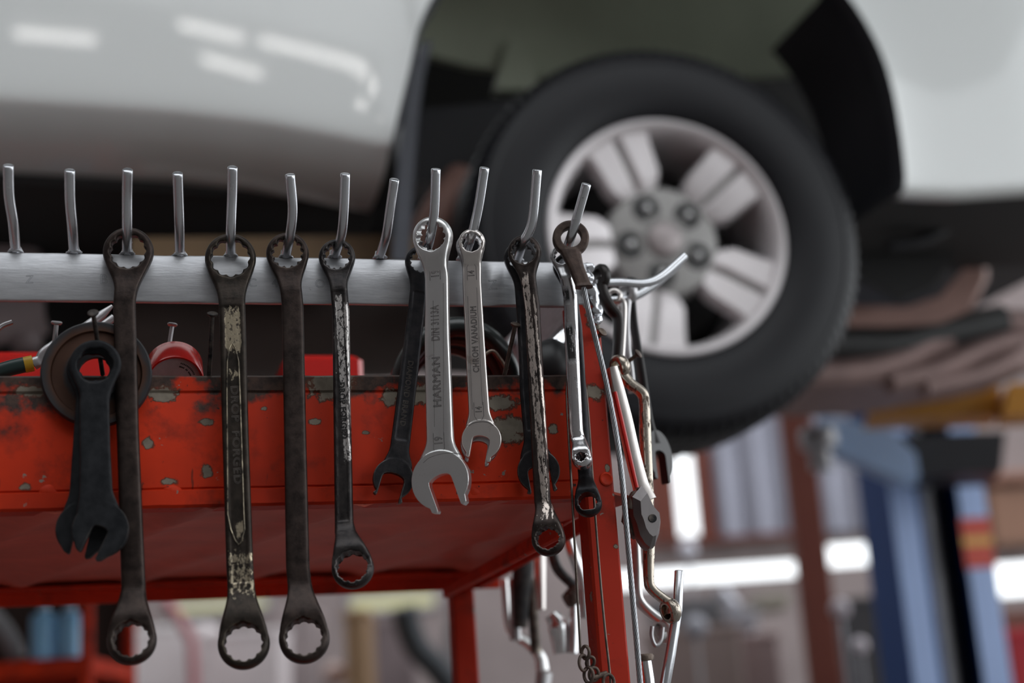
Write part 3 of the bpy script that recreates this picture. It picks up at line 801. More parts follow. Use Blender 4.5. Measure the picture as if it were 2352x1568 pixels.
    C = on(1118, 818, .055); mb = MB(); mb.tube(curve_pts([on(1100, 826, .06), on(1130, 806, .06), on(1150, 826, .06), on(1164, 850, .06)], 6), .0016, 8)
    tag(mb.build('copper_wire', M['brass'], smooth=60), 'short bent brownish wire inside the hose coil', 'wire')
    # red cases at the back of the tray
    for x0, x1, y0, o, lab in ((-150, 330, 806, .34, 'long red plastic case lying in the tray behind the pliers'), (655, 830, 814, .33, 'short red plastic case in the tray behind the slim worn spanner')):
        A, B = on(x0, y0, o), on(x1, y0, o); zt = A.z; c = (A + B) / 2 + V * .05; h = zt - (z_bot + .006)
        c = Vector((c.x, c.y, zt - h / 2)); w = (B - A).length
        root = empty('tool_case', (c.x, c.y, zt - h), lab, 'case')
        mb = MB(); mb.cbox(c - Z * h * .2, w, .10, h * .6, .004, AX); mb.build('case_body', M['red_plastic'], root, 20)
        mb = MB(); mb.cbox(c + Z * h * .31, w + .003, .103, h * .38, .005, AX); mb.build('lid', M['red_plastic'], root, 20)
        mb = MB(); mb.cbox(c - V * .052 + Z * h * .1, .018, .005, h * .3, .001, AX); mb.build('latch', M['black_rubber'], root, 20)
PR = []
def disc_mat():
    t = NT('rusty disc steel'); n = t.noise(70, 6, .65); x, y, z = t.xyz()
    g = t.n.new('ShaderNodeVectorMath'); g.operation = 'LENGTH'; t.link(t.tc.outputs['Object'], g.inputs[0])
    d = t.math('ADD', g.outputs['Value'], t.math('MULTIPLY', t.math('SUBTRACT', n, .5), .008))
    band = t.math('MULTIPLY', t.ramp(d, .021, .024), t.math('SUBTRACT', 1, t.ramp(d, .033, .037)))
    c = t.mix(band, t.mix(n, (.016, .016, .019), (.042, .041, .044)), t.mix(n, (.042, .018, .010), (.095, .040, .023)))
    return t.set(col=c, met=.45, rough=t.mixf(n, .38, .6)).bump(n, .2, .0008).m
M['disc'] = disc_mat()
M['red_plastic'] = plain('glossy red plastic', (.55, .012, .008), .22, 0, .12, 12, coat=.4)
M['label_grey'] = plain('grey printed label', (.50, .43, .43), .5, 0, .2, 200)
M['green_grip'] = plain('dark green vinyl grip', (.02, .045, .042), .35, 0, .2, 40)
M['yellow_band'] = plain('yellow vinyl band', (.55, .33, .02), .4, 0, .2, 40)
M['green_rubber'] = plain('dark green rubber', (.018, .024, .023), .28, 0, .3, 20, coat=.3)
M['black_rubber'] = plain('black rubber', (.012, .012, .013), .42, 0, .25, 20)
local_things()
if PR:
    mb = MB()
    for b, par in PR: mb.add(b.v, b.f)
    mb.build('printed_text', M['stamp_black'], PR[0][1], smooth=0)

# ---- wire rope with eye terminal on the last peg
EY = on(1311, 548, -.026)
root = empty('wire_rope', EY, 'steel wire rope hanging from the last peg by a forged eye terminal', 'wire rope')
n_ = (Matrix.Rotation(D2R(-14), 3, 'Z') @ V); x_ = n_.cross(Z); s = depth(EY) / FPX
mb = MB()
prof = [(23 * s, -.0035), (24.5 * s, -.0045), (39 * s, -.0045), (42 * s, -.003), (42 * s, .003), (39 * s, .0045), (25 * s, .0045), (23.5 * s, .0035)]
mb.lathe(prof, EY, n_, 60)
secs = []
for k in range(13):
    f = k / 12; px = 1311 + (1343 - 1311) * f; py = 578 + (662 - 578) * f
    if f < .3: px = 1311 + 5 * f / .3 * 1.2
    C = on(1309 + 33 * f ** 1.1, 574 + 86 * f, -.026 - .004 * f)
    w = (48 - 12 * smoothstep(f / .5)) * s + (.0022 if f > .93 else 0); th = .0095 + (.002 if f > .93 else 0)
    sec = []
    for j in range(12):
        a = 2 * PI * (j + .5) / 12; ca, sa = math.cos(a), math.sin(a)
        sec.append(C + x_ * (w / 2 * math.copysign(abs(ca) ** .55, ca)) + n_ * (th / 2 * math.copysign(abs(sa) ** .55, sa)))
    secs.append(sec)
mb.loft(secs)
me = fuse(mb, .0005, 3)
ob = bpy.data.objects.new('eye_terminal', me); COL.objects.link(ob); ob.parent = root; ob.matrix_basis = Matrix.Translation(-EY); me.materials.append(M['rusty']); WORLD[ob.name] = Matrix()
core = curve_pts([on(px, py, o) for px, py, o in ((1340, 656, -.030), (1352, 715, -.028), (1371, 790, -.020), (1393, 880, -.016), (1414, 990, -.014), (1428, 1090, -.014), (1440, 1220, -.014), (1452, 1360, -.014), (1463, 1480, -.014), (1472, 1590, -.014), (1478, 1700, -.014))], 34)
mb = MB(); Rr = .0019
Lacc = 0; strands = [[] for _ in range(7)]
for i, p in enumerate(core):
    t = (core[min(i + 1, len(core) - 1)] - core[max(i - 1, 0)]).normalized()
    a = (V - t * V.dot(t)).normalized(); b = t.cross(a)
    if i: Lacc += (p - core[i - 1]).length
    for k in range(7):
        w = 2 * PI * k / 7 + Lacc / .0042
        strands[k].append(p + (a * math.cos(w) + b * math.sin(w)) * .00145)
for sst in strands: mb.tube(sst, .00082, 5)
mb.build('rope', M['rope'] if 'rope' in M else M['steel'], root, 80)

# ---- loop of plain wire behind the chrome spanner, its ends twisted into links
WL = [(1334, 1500, .004), (1328, 1400, -.001), (1320, 1250, -.006), (1313, 1120, -.008), (1306, 1000, -.007), (1302, 920, .003), (1304, 868, .008), (1318, 842, .010), (1334, 850, .010), (1345, 890, .006), (1352, 960, .002), (1360, 1080, -.002), (1367, 1180, -.002), (1378, 1320, -.001), (1390, 1450, .000), (1400, 1540, .000), (1404, 1600, .0)]
path = curve_pts([on(*q) for q in WL], 8)
root = empty('wire_loop', path[0], 'long thin rusty wire loop hanging beside the right leg', 'wire')
mb = MB(); mb.tube(path, .00095, 8); mb.build('wire', M['rusty_wire'] if 'rusty_wire' in M else M['rusty'], root, 80)
for (px, py), r, tx in (((1345, 1498), 13, (V * .5 + U * .7)), ((1340, 1522), 16, (V * .9 - U * .4)), ((1356, 1520), 12, (V * .9 + Z * .5)), ((1352, 1550), 16, (V * .6 + U * .8)), ((1364, 1548), 14, (V * .9 + Z * .3)), ((1398, 1566), 16, V)):
    C = on(px, py, -.002); t = tx.normalized(); a = t.cross(Z).normalized(); b = t.cross(a); s = depth(C) / FPX
    mb = MB(); mb.tube([C + (a * math.cos(w) * .8 + b * math.sin(w) * 1.1) * r * s for w in [2 * PI * k / 28 for k in range(28)]], .0013, 8, closed=True)
    mb.build('twisted_link', M['rusty'], root, 80)
mb = MB(); mb.tube([on(1364, 1556, -.001), on(1380, 1550, -.001), on(1394, 1546, -.001)], .0022, 8); mb.build('twisted_link', M['rusty'], root, 80)

# ---- tools hanging edge-on from the right hand rail
def edge_tool(name, label, cat, mat, pts, off, w, ends='', depth_m=.012, parent=None, group=None, fine=7, sq=False):
    """pts: (px, py[, off change]); w: px widths seen from the front; depth_m: size across the view"""
    P3 = [on(q[0], q[1], off + (q[2] if len(q) > 2 else 0)) for q in pts]
    path = curve_pts(P3, fine); m = len(path)
    s = depth(P3[0]) / FPX
    ws = []
    for i in range(m):
        f = i / (m - 1) * (len(w) - 1); k = min(int(f), len(w) - 2); ws.append((w[k] + (w[k + 1] - w[k]) * (f - k)) * s / 2)
    secs = []
    for i in range(m):
        t = (path[min(i + 1, m - 1)] - path[max(i - 1, 0)]).normalized()
        b = (V - t * V.dot(t)).normalized(); a = b.cross(t)
        e = .55 if sq else .8
        secs.append([path[i] + a * (ws[i] * math.copysign(abs(math.cos(x)) ** e, math.cos(x))) + b * (max(depth_m / 2, ws[i]) * math.copysign(abs(math.sin(x)) ** e, math.sin(x))) for x in [2 * PI * (k + .5) / 16 for k in range(16)]])
    mb = MB(); mb.loft(secs)
    return mb, path, s
def ring_on(mb, C, ax, ro, ri, t):
    mb.lathe([(ri, -t / 2), (ro - t * .2, -t / 2), (ro, -t * .25), (ro, t * .25), (ro - t * .2, t / 2), (ri, t / 2)], C, ax, 40)
def put(mb, name, label, cat, mat, group=None, smooth=60):
    return tag(mb.build(name, mat, smooth=smooth), label, cat, group)

mb, p, s = edge_tool('offset_spanner', '', '', None, [(1380, 640), (1383, 672), (1400, 705), (1418, 730), (1420, 770), (1416, 830), (1412, 900)], .05, [24, 26, 24, 20, 20, 18, 18], depth_m=.014)
ring_on(mb, on(1380, 636, .05), (U + V * .25).normalized(), .011, .0065, .0075)
put(mb, 'offset_spanner', 'dark offset ring spanner hanging nearest the leg on the bent side peg', 'spanner', M['dark_plain'])
mb, p, s = edge_tool('', '', '', None, [(1424, 690), (1430, 706), (1429, 760), (1424, 838), (1421, 880)], .075, [18, 16, 14, 15, 16], depth_m=.013)
ring_on(mb, on(1411, 680, .075), (V + U * .5).normalized(), 19 * s, 11 * s, .008)
put(mb, 'offset_spanner', 'bright chrome ring spanner with round eye, second on the side peg', 'spanner', M['chrome_warm'])
mb, p, s = edge_tool('', '', '', None, [(1440, 690), (1438, 740), (1440, 800), (1447, 850), (1452, 900)], .10, [18, 13, 13, 14, 14], depth_m=.012)
ring_on(mb, on(1442, 672, .10), (U + V * .5).normalized(), .010, .006, .008)
put(mb, 'ring_spanner', 'thin grey chrome spanner third on the side peg, a straight shank', 'spanner', M['steel'])
mb, p, s = edge_tool('', '', '', None, [(1450, 680), (1455, 740), (1466, 810), (1477, 880), (1490, 970), (1504, 1020)], .12, [16, 16, 15, 15, 18, 26], depth_m=.013)
ring_on(mb, on(1448, 664, .12), (U + V * .4).normalized(), .011, .006, .008)
C = on(1509, 1052, .12); zz = (on(1504, 1020, .12) - on(1509, 1060, .12)).normalized(); xx = (U * .45 + V * .9).normalized()
xx = (U * .75 + V * .65).normalized()
mb.prism(jaw_poly(.022, .019), xx, -zz, xx.cross(zz), C + zz * .002, .0075)
put(mb, 'combination_spanner', 'brown combination spanner whose dark fork hangs against the tyre', 'spanner', plain('black brown steel', (.014, .012, .012), .45, .3))
mb, p, s = edge_tool('', '', '', None, [(1420, 842), (1430, 862), (1448, 882), (1474, 902), (1480, 930), (1482, 1000), (1487, 1130), (1490, 1250), (1490, 1330), (1497, 1352), (1520, 1372), (1540, 1388), (1542, 1410)], .028, [26, 25, 22, 21, 20, 23, 24, 23, 19, 18, 19, 22, 22], depth_m=.011, sq=True)
ring_on(mb, on(1424, 842, .028), (U * .8 + Z * .25 + V * .2).normalized(), .010, .0058, .009)
ring_on(mb, on(1540, 1402, .028), (U * .8 + Z * .2 + V * .2).normalized(), .010, .0058, .009)
put(mb, 'offset_spanner', 'long offset ring spanner with cream highlight painted on its shank hanging from the tilted nail', 'spanner', M['cream_highlight'] if 'cream_highlight' in M else M['brass'])
# adjustable spanner
rt = empty('adjustable_spanner', on(1407, 850, .012), 'adjustable spanner with red and chrome handle, head down', 'spanner')
mb, p, s = edge_tool('', '', '', None, [(1405, 845), (1416, 890), (1434, 960), (1452, 1040), (1470, 1110), (1484, 1150)], .010, [22, 30, 32, 32, 34, 44], depth_m=.012, sq=True)
mb.build('handle', M['chrome_warm'], rt, 50)
mb, p, s = edge_tool('', '', '', None, [(1412, 900), (1428, 970), (1446, 1050), (1462, 1120)], .0045, [9, 10, 10, 9], depth_m=.004, sq=True)
mb.build('red_inlay', M['red_plastic'], rt, 50)
Q = lambda x, y, o=.006: on(x, y, o)
hd = [(1447, 1140), (1470, 1112), (1492, 1158), (1512, 1180), (1515, 1200), (1512, 1228), (1501, 1258), (1490, 1262), (1478, 1252), (1466, 1232), (1458, 1204), (1450, 1185)]
mb = MB(); c0 = Q(1485, 1190); m_ = [((Q(a, b) - c0).dot(U), (Q(a, b) - c0).dot(Z)) for a, b in hd]
cxm, czm = .0035, .002
secs = [[c0 + U * (x + (cxm - x) * k) + Z * (z + (czm - z) * k) + V * o for x, z in m_] for k, o in ((.34, -.0085), (.05, -.003), (0, .001), (0, .008), (.06, .0095))]
mb.loft(secs); me_h = mb.build('head', M['steel_dark'], rt, 25)
mb = MB(); mb.lathe([(0, -.0006), (.0032, -.0006), (.0034, .004), (0, .004)], Q(1499, 1190, -.0028), V, 20); mb.build('pivot_screw', M['black_tool'], me_h, 30)
mb = MB(); lo = [(1447, 1160), (1461, 1188), (1470, 1232), (1462, 1226), (1452, 1204), (1442, 1190)]
mb.prism([((Q(a, b) - c0).dot(U), (Q(a, b) - c0).dot(Z)) for a, b in lo], U, Z, V, c0 + V * .012, .008); mb.build('movable_jaw', M['rusty'], rt, 40)
mb = MB(); mb.lathe([(0, -.007), (.004, -.007), (.0046, -.005), (.0046, .005), (.004, .007), (0, .007)], Q(1455, 1152, .008), (Z + U * .4), 16, False); mb.build('knurl', M['rusty'], rt, 40)
mb, p, s = edge_tool('', '', '', None, [(1452, 1180), (1458, 1240), (1461, 1300), (1463, 1360), (1472, 1385), (1500, 1412), (1528, 1430), (1534, 1450)], .10, [17, 17, 19, 19, 19, 21, 24, 24], depth_m=.015)
ring_on(mb, on(1530, 1444, .10), (U * .8 + Z * .3 + V * .25).normalized(), .012, .007, .012)
put(mb, 'offset_spanner', 'grey offset ring spanner, lowest at right, behind the adjustable one', 'spanner', M['chrome'])
mb = MB(); mb.tube(curve_pts([on(a, b, .085) for a, b in ((1498, 1438), (1497, 1462), (1506, 1482), (1518, 1470), (1522, 1440))], 6), .0018, 8)
put(mb, 'shackle', 'small bent steel shackle behind the upright silver rod', 'shackle', M['steel'])
# chrome sleeve at the bottom
rt = empty('chrome_tube', on(1490, 1640, .022), 'chrome tube with rolled rim between rope and silver rod', 'tube')
mb = MB(); mb.tube([on(1482, 1516, .022), on(1488, 1560, .022), on(1494, 1640, .022)], [.0050, .0052, .0055], 20); mb.build('tube', M['bright'], rt, 60)
mb = MB(); mb.tube([on(1480, 1502, .022), on(1480.6, 1508, .022), on(1482, 1518, .022)], [.0066, .0075, .0066], 20); mb.build('rim', M['rusty'], rt, 60)
# tools hung from the rear of the cart's right side, out of focus between the legs
REAR = [([(1238, 1200), (1240, 1300), (1242, 1400)], .36, [26, 26, 20], M['chrome_warm'], 'file', 'pale flat file hanging between the legs under the tray'),
        ([(1205, 1230), (1200, 1330), (1195, 1440)], .40, [44, 46, 30], M['black_tool'], 'pry_bar', 'black flat pry bar hanging under the tray beside the pale file'),
        ([(1158, 1330), (1166, 1420), (1180, 1455), (1215, 1480), (1240, 1508), (1246, 1540)], .44, [16, 18, 20, 22, 26, 30], M['chrome'], 'offset_spanner', 'blurred offset spanner hanging by the rear leg, foot bent right'),
        ([(1262, 1240), (1278, 1300), (1302, 1330), (1328, 1352)], .30, [22, 24, 22, 20], M['dark_b'], 'offset_spanner', 'dark cranked spanner under the tray, bend beside the wire'),
        ([(1292, 1180), (1312, 1260), (1336, 1330), (1344, 1420)], .28, [24, 24, 26, 26], M['bright'], 'chisel', 'bright chisel slanting down beside the right front leg'),
        ([(1350, 1170), (1358, 1300), (1368, 1420)], .22, [26, 28, 30], M['brown_plain'] if 'brown_plain' in M else M['dark_a'], 'wood_handle', 'dark brown handle hanging close behind the right front leg'),
        ([(1265, 1410), (1282, 1440), (1290, 1500)], .34, [30, 48, 36], M['bright'], 'putty_knife', 'broad bright putty knife blade under the tray'),
        ([(1318, 1390), (1318, 1440), (1316, 1500)], .33, [20, 22, 20], M['bright'], 'feeler_gauge', 'narrow bright steel strip beside the putty knife'),
        ([(1180, 1330), (1182, 1400), (1184, 1470)], .42, [20, 22, 26], M['steel'], 'screwdriver', 'grey steel screwdriver shank near the rear leg'),
        ([(1300, 1380), (1312, 1372), (1330, 1340)], .30, [34, 40, 30], M['rusty'], 'socket', 'brown rusty socket head under the dark cranked spanner'),
        ([(1222, 1330), (1226, 1420), (1232, 1500)], .40, [20, 24, 24], M['dark_a'], 'punch', 'dark steel punch hanging behind the pale file'),
        ([(1250, 1545), (1246, 1580), (1240, 1640)], .44, [36, 36, 36], M['steel'], 'socket', 'grey steel socket on the foot of the blurred offset spanner')]
for pts, o, w, m_, nm, lab in REAR:
    mb, p, s = edge_tool('', '', '', None, pts, o, w, depth_m=.012)
    put(mb, nm, lab, nm.replace('_', ' '), m_)
# hooked from below the rail: rear lower bar that carries them
mb = MB(); mb.cbox(cart(a_leg - .03, OFF_B / 2, z_bot - .022), .006, OFF_B - .06, .012, .001, AX); panel_part('hanging_bar', mb, M['red'])
# ------------------------------------------------------------------ the car on the lift
CY = D2R(17)
CS = Vector((math.cos(CY), math.sin(CY), 0)); CN = Vector((-math.sin(CY), math.cos(CY), 0))   # along the car, into the car
WC = at(1530, 552, 2.6)
CQ = WC - CN * .11
CAX = (CS, CN, Z)
def side(px, py, n=0.0):
    q = on_plane(px, py, CQ + CN * n, CN) - CQ
    return q.dot(CS), q.z
def car(s, n, z): return CQ + CS * s + CN * n + Z * z      # z is relative to the wheel centre height
M['paint'] = plain('white car paint', (.74, .76, .75), .30, 0, .02, 3, coat=.7)
M['paint_in'] = plain('green grey inner wing paint', (.37, .40, .30), .5, 0, .3, 5)  # duller, greener tone than the body paint
M['primer'] = plain('brown stone guard', (.30, .245, .25), .6, 0, .15, 12)
M['liner'] = plain('black plastic liner', (.020, .020, .024), .5, 0, .2, 15, spec=.3)
M['under'] = plain('black underbody', (.012, .011, .011), .7, 0, .4, 8)
M['rust_pipe'] = plain('rusty exhaust steel', (.30, .20, .185), .55, .3, .4, 14)
M['red_oxide'] = plain('red oxide steel', (.36, .20, .165), .6, 0, .3, 10)
M['tyre'] = plain('tyre rubber', (.0065, .0065, .009), .46, 0, .2, 30, spec=.32)
M['alloy'] = plain('machined alloy', (.80, .755, .765), .4, .3, .05, 8)
M['alloy_grey'] = plain('grey wheel paint', (.34, .33, .32), .45, .2, .08, 8)
M['alloy_dark'] = plain('dark grey metal', (.040, .040, .040), .55, .2, .3, 12)
car_root = empty('car', car(0, .8, 0), 'white car raised on the lift with silver spoked wheel in black wheel arch', 'car')
AL = [(893, 346), (914, 255), (935, 170), (957, 72), (990, 0), (1050, -85), (1150, -155), (1300, -195), (1450, -210)]
AR = [(2068, 446), (2071, 400), (2059, 300), (2037, 190), (2000, 95), (1940, 0), (1850, -90), (1730, -160), (1590, -200), (1450, -210)]
def poly_interp(pts, key, x):
    for a, b in zip(pts, pts[1:]):
        if (a[key] - x) * (b[key] - x) <= 0 and a[key] != b[key]:
            f = (x - a[key]) / (b[key] - a[key]); return a[1 - key] + (b[1 - key] - a[1 - key]) * f
    return pts[0][1 - key] if abs(pts[0][key] - x) < abs(pts[-1][key] - x) else pts[-1][1 - key]
al = [(v.x, v.y) for v in curve_pts([(*side(*p), 0) for p in AL], 8)]; ar = [(v.x, v.y) for v in curve_pts([(*side(*p), 0) for p in AR], 8)]
zt = al[-1][1]
sill = [side(*p) for p in ((-900, 212), (-400, 222), (0, 236), (200, 248), (400, 262), (600, 285), (750, 312), (893, 346))]
bump = [side(*p) for p in ((2068, 446), (2200, 448), (2352, 438), (2700, 420), (3100, 402))]
SMIN, SMAX = sill[0][0] - .5, 1.15
def bulge(s, z, zb):
    """how far the skin stands out of the reference plane"""
    h = (z - zb)
    o = .0015 * math.sin(min(1, h / .9) * PI) ** 2 - .012 * math.exp(-h / .008)
    if s > .52: o -= .55 * max(0, s - .62) ** 2
    return o
body = MB()
def grid(rows):
    n = len(rows[0]); vs = [p for r in rows for p in r]
    fs = [(i * n + j, i * n + j + 1, (i + 1) * n + j + 1, (i + 1) * n + j) for i in range(len(rows) - 1) for j in range(n - 1)]
    body.add(vs, fs)
TT = [0, .004, .010, .018, .03, .05, .08] + [.12 + .88 * k / 22 for k in range(23)]
for edge, bl, sfar in ((al, sill, SMIN), (ar, bump, SMAX)):
    zb_edge = edge[0][1]; rows = []
    for t in TT:
        z_e = zb_edge + (zt - zb_edge) * t; sA = poly_interp(edge, 1, z_e)
        row = []
        for k in range(61):
            f = k / 60; f = 1 - (1 - f) ** 1.6
            s = sfar + (sA - sfar) * f
            if f > .999: zb = zb_edge
            else: zb = poly_interp(bl, 0, s) if min(bl[0][0], bl[-1][0]) < s < max(bl[0][0], bl[-1][0]) else (bl[0][1] if bl is sill and s < bl[0][0] else (bl[-1][1] if bl is bump and s > bl[-1][0] else zb_edge))
            z = zb * (1 - t) + zt * t
            fl = .012 * math.exp(-abs(s - sA) / .035)
            row.append(car(s, -(bulge(s, z, zb) + fl), z))
        rows.append(row)
    # strip turning under
    if bl is sill:
        under = []
        base = rows[0]
        for dn, dz in ((0, 0), (.012, -.010), (.045, -.024), (.10, -.036), (.16, -.040)):
            under.append([p + CN * dn + Z * dz for p in base])
        grid([r for r in under[::-1]])
    else:
        base = rows[0]; grid([[p + CN * dn + Z * dz for p in base] for dn, dz in ((.030, .004), (.010, -.003), (0, 0))])
    grid(rows)
rows = []
for i in range(16):
    z = zt + (.62 - 0) * i / 15
    rows.append([car(SMIN + (SMAX - SMIN) * k / 50, -(bulge(SMIN + (SMAX - SMIN) * k / 50, z, -.05)) + (.0 if i < 13 else .03 * (i - 12)), z) for k in range(51)])
rows.append([p + CN * 1.4 + Z * .06 for p in rows[-1]])
grid(rows)
body.build('body_shell', M['paint'], car_root, 60)
# arch edge flange and inner liner
edge = al + ar[::-1][1:]
mb = MB(); rows = []
for dn, k in ((-.012, 1.0), (-.006, .985), (.03, .978)):
    rows.append([car(s * k, dn - .0, z * k if z > 0 else z) for s, z in edge])
n = len(edge); mb.add([p for r in rows for p in r], [(i * n + j, i * n + j + 1, (i + 1) * n + j + 1, (i + 1) * n + j) for i in range(2) for j in range(n - 1)])
mb.build('arch_trim', M['liner'], car_root, 60)
mb = MB(); rows = []
for dn, k in ((.026, .975), (.07, .97), (.12, .965), (.17, .96), (.22, .955)):
    rows.append([car(s * k, dn, z * (k if z > 0 else 1) - (0 if z > -.2 else 0)) for s, z in edge if s > .30])
n = len(rows[0]); mb.add([p for r in rows for p in r], [(i * n + j, i * n + j + 1, (i + 1) * n + j + 1, (i + 1) * n + j) for i in range(4) for j in range(n - 1)])
mb.build('arch_liner', M['liner'], car_root, 60)
# mud flap behind the wheel
def cpt(px, py, n): s, z = side(px, py, n); return car(s, n, z)
mb = MB(); mb.loft([[cpt(a, y, .03), cpt(b, y, .03), cpt(b + 4, y, .20), cpt(a + 10, y, .20)] for a, b, y in ((968, 990, 95), (945, 972, 170), (928, 960, 260), (916, 952, 360), (908, 945, 470), (900, 938, 600))])
mb.build('mud_flap', plain('slate rubber flap', (.045, .048, .062), .5), car_root, 30)
# inner wing, rail, chassis
def slab(name, quad, n, th, mat, bev=30):
    mb = MB(); f = [cpt(a, b, n) for a, b in quad]; mb.loft([f, [p + CN * th for p in f]]); return mb.build(name, mat, car_root, bev)
slab('inner_wing', [(960, 118), (1080, 150), (1180, 160), (1260, 175), (1420, 140), (1560, 168), (1680, 176), (1880, 165), (2010, 130), (2010, -330), (960, -330)], .42, .02, M['paint_in'])
slab('strut_bracket', [(1140, 205), (1158, 120), (1175, 92), (1205, 92), (1222, 120), (1240, 205)], .40, .03, M['paint_in'])
slab('frame_rail', [(940, 255), (1100, 238), (1260, 215), (1260, 395), (1080, 405), (940, 420)], .36, .10, M['liner'])
slab('underbody', [(860, 20), (2600, 20), (2600, 520), (2150, 560), (1700, 640), (880, 600)], .80, .9, M['under'])
slab('side_floor', [(-900, 255), (880, 365), (880, 560), (500, 840), (-900, 840)], .62, .9, M['under'])
slab('valance', [(2074, 425), (2352, 425), (2900, 410), (2900, 300), (2074, 300)], .05, .5, M['under'])
slab('floor_edge', [(-900, 255), (890, 380), (885, 470), (-900, 360)], .17, .5, M['under'])
mb = MB(); mb.tube([cpt(1060, 410, .34), cpt(1020, 470, .30), cpt(985, 530, .28), cpt(960, 590, .30)], [.030, .032, .034, .03], 12); mb.build('control_arm', M['red_oxide'], car_root, 60)
mb = MB(); mb.tube([cpt(700, 360, .2), cpt(560, 395, .2), cpt(420, 400, .22), cpt(100, 372, .25)], .018, 10); mb.build('pipe', M['liner'], car_root, 60)
mb = MB(); mb.cbox(cpt(60, 322, .16), .10, .02, .030, .006, CAX); mb.build('jacking_bracket', M['primer'], car_root, 20)
mb = MB(); mb.lathe([(0, -.28), (.07, -.26), (.085, -.2), (.085, .2), (.07, .26), (0, .28)], cpt(640, 762, .55), CS, 30, False); mb.v = [p - Z * 0 for p in mb.v]; mb.build('silencer', plain('dark brown steel', (.085, .062, .055), .7, 0, .3, 8), car_root, 60)  # darker brown than the exhaust pipes
for pts, r, m_ in (((( -60, 610), (40, 560), (70, 640), (60, 800)), .025, 'primer'), (((330, 470), (340, 560), (345, 640)), .02, 'rust_pipe'), (((90, 705), (40, 720), (-60, 735)), .05, 'primer')):
    mb = MB(); mb.tube(curve_pts([cpt(a, b, .5) for a, b in pts], 5), r, 10); mb.build('pipe', M[m_], car_root, 60)
# front crossmember, exhaust pipes and guard, seen past the tyre
mb = MB(); mb.loft([[cpt(a, b, .55), cpt(a, b2, .55), cpt(a + 10, b2, .72), cpt(a + 10, b, .72)] for a, b, b2 in ((1800, 690, 745), (1960, 700, 748), (2080, 705, 748), (2160, 680, 742), (2220, 610, 715), (2260, 540, 640))]); mb.build('crossmember', M['red_oxide'], car_root, 45)
mb = MB(); mb.loft([[cpt(a, b, .45), cpt(a, b2, .45), cpt(a, b2 + 6, .9), cpt(a, b, .9)] for a, b, b2 in ((1890, 520, 560), (1980, 520, 640), (2070, 520, 690), (2140, 500, 660), (2220, 470, 560))]); mb.build('engine_guard', M['under'], car_root, 45)
for pts, r, m_ in ((((1830, 862), (1960, 855), (2060, 828), (2130, 790), (2240, 745), (2420, 742)), .030, 'rust_pipe'), (((1900, 790), (2050, 790), (2120, 772), (2300, 735)), .035, 'alloy_dark'),
                   (((2040, 875), (2150, 850), (2260, 800), (2360, 770)), .026, 'rust_pipe'), (((2120, 888), (2240, 862), (2330, 815), (2380, 740)), .022, 'rust_pipe')):
    mb = MB(); mb.tube(curve_pts([cpt(a, b, .60) for a, b in pts], 6), r, 12); mb.build('exhaust_pipe', M[m_], car_root, 60)
slab('heat_shield', [(1880, 745), (2420, 720), (2420, 830), (2100, 885), (1850, 885)], .80, .3, M['rust_pipe'])
mb = MB(); mb.tube(curve_pts([cpt(a, b, .30) for a, b in ((2040, 565), (2110, 555), (2180, 520), (2240, 470), (2270, 440))], 6), .011, 10); mb.build('hose', M['liner'], car_root, 60)

# ---- wheel
WHC = at(1535, 541, 2.54)
AZ = D2R(-13); WO = -Vector((math.sin(AZ), math.cos(AZ), 0))       # outward
wheel = bpy.data.objects.new('wheel', None); COL.objects.link(wheel); wheel.parent = car_root
WORLD[wheel.name] = Matrix.Translation(WHC); wheel.matrix_basis = WORLD[car_root.name].inverted() @ WORLD[wheel.name]; wheel.empty_display_size = .1
RR = 280 * 2.6 / FPX
RT = .336
mb = MB()
NT_ = 360
prof = [(RR - .004, -.006), (RR + .002, .004), (RR + .012, .010), (.240, .017), (.275, .018), (.300, .013), (.303, .0145), (.311, .0125), (.314, .011), (.322, .005), (.330, -.003), (RT - .002, -.012), (RT, -.026),
        (RT, -.062), (RT - .008, -.0635), (RT - .008, -.0705), (RT, -.072), (RT + .001, -.098), (RT - .008, -.0995), (RT - .008, -.1065), (RT + .001, -.108), (RT, -.134), (RT - .008, -.1355), (RT - .008, -.1425), (RT, -.144),
        (RT, -.172), (.328, -.19), (.31, -.206), (.27, -.214), (.22, -.208), (RR - .004, -.200)]
def tread(j, w, r):
    i = int(round(w / (2 * PI) * NT_))
    if 9 <= j <= 13 or 23 <= j <= 26: return r - (.0045 if i % 4 == 0 else 0)
    return r
mb.lathe(prof, WHC, WO, NT_, True, tread); mb.build('tyre', M['tyre'], wheel, 30)
mb = MB(); mb.lathe([(RR, -.002), (RR, .003), (RR - .004, .006), (RR - .011, .004), (RR - .018, -.008), (RR - .022, -.03), (RR - .030, -.19), (RR - .026, -.19), (RR - .016, -.03), (RR - .006, -.004)], WHC, WO, 120)
mb.build('rim', M['alloy_rim'] if 'alloy_rim' in M else M['alloy'], wheel, 50)
mb = MB(); mb.lathe([(0, -.125), (.15, -.125), (.15, -.118), (0, -.118)], WHC, WO, 60); mb.build('brake_disc', M['alloy_dark'], wheel, 30)
mb = MB(); mb.lathe([(0, -.19), (RR - .03, -.19), (RR - .03, -.185), (0, -.185)], WHC, WO, 60); mb.build('back_plate', M['under'], wheel, 30)
wx = WO.cross(Z).normalized() * -1      # picture right
wx = Vector((math.cos(AZ), -math.sin(AZ), 0))
wy = Z
hub = MB(); hub.lathe([(0, -.016), (.030, -.016), (.034, -.020), (.078, -.022), (.092, -.027), (.098, -.045), (.098, -.07), (0, -.07)], WHC, WO, 60, False)
hubo = hub.build('hub', M['alloy_grey'], wheel, 40)
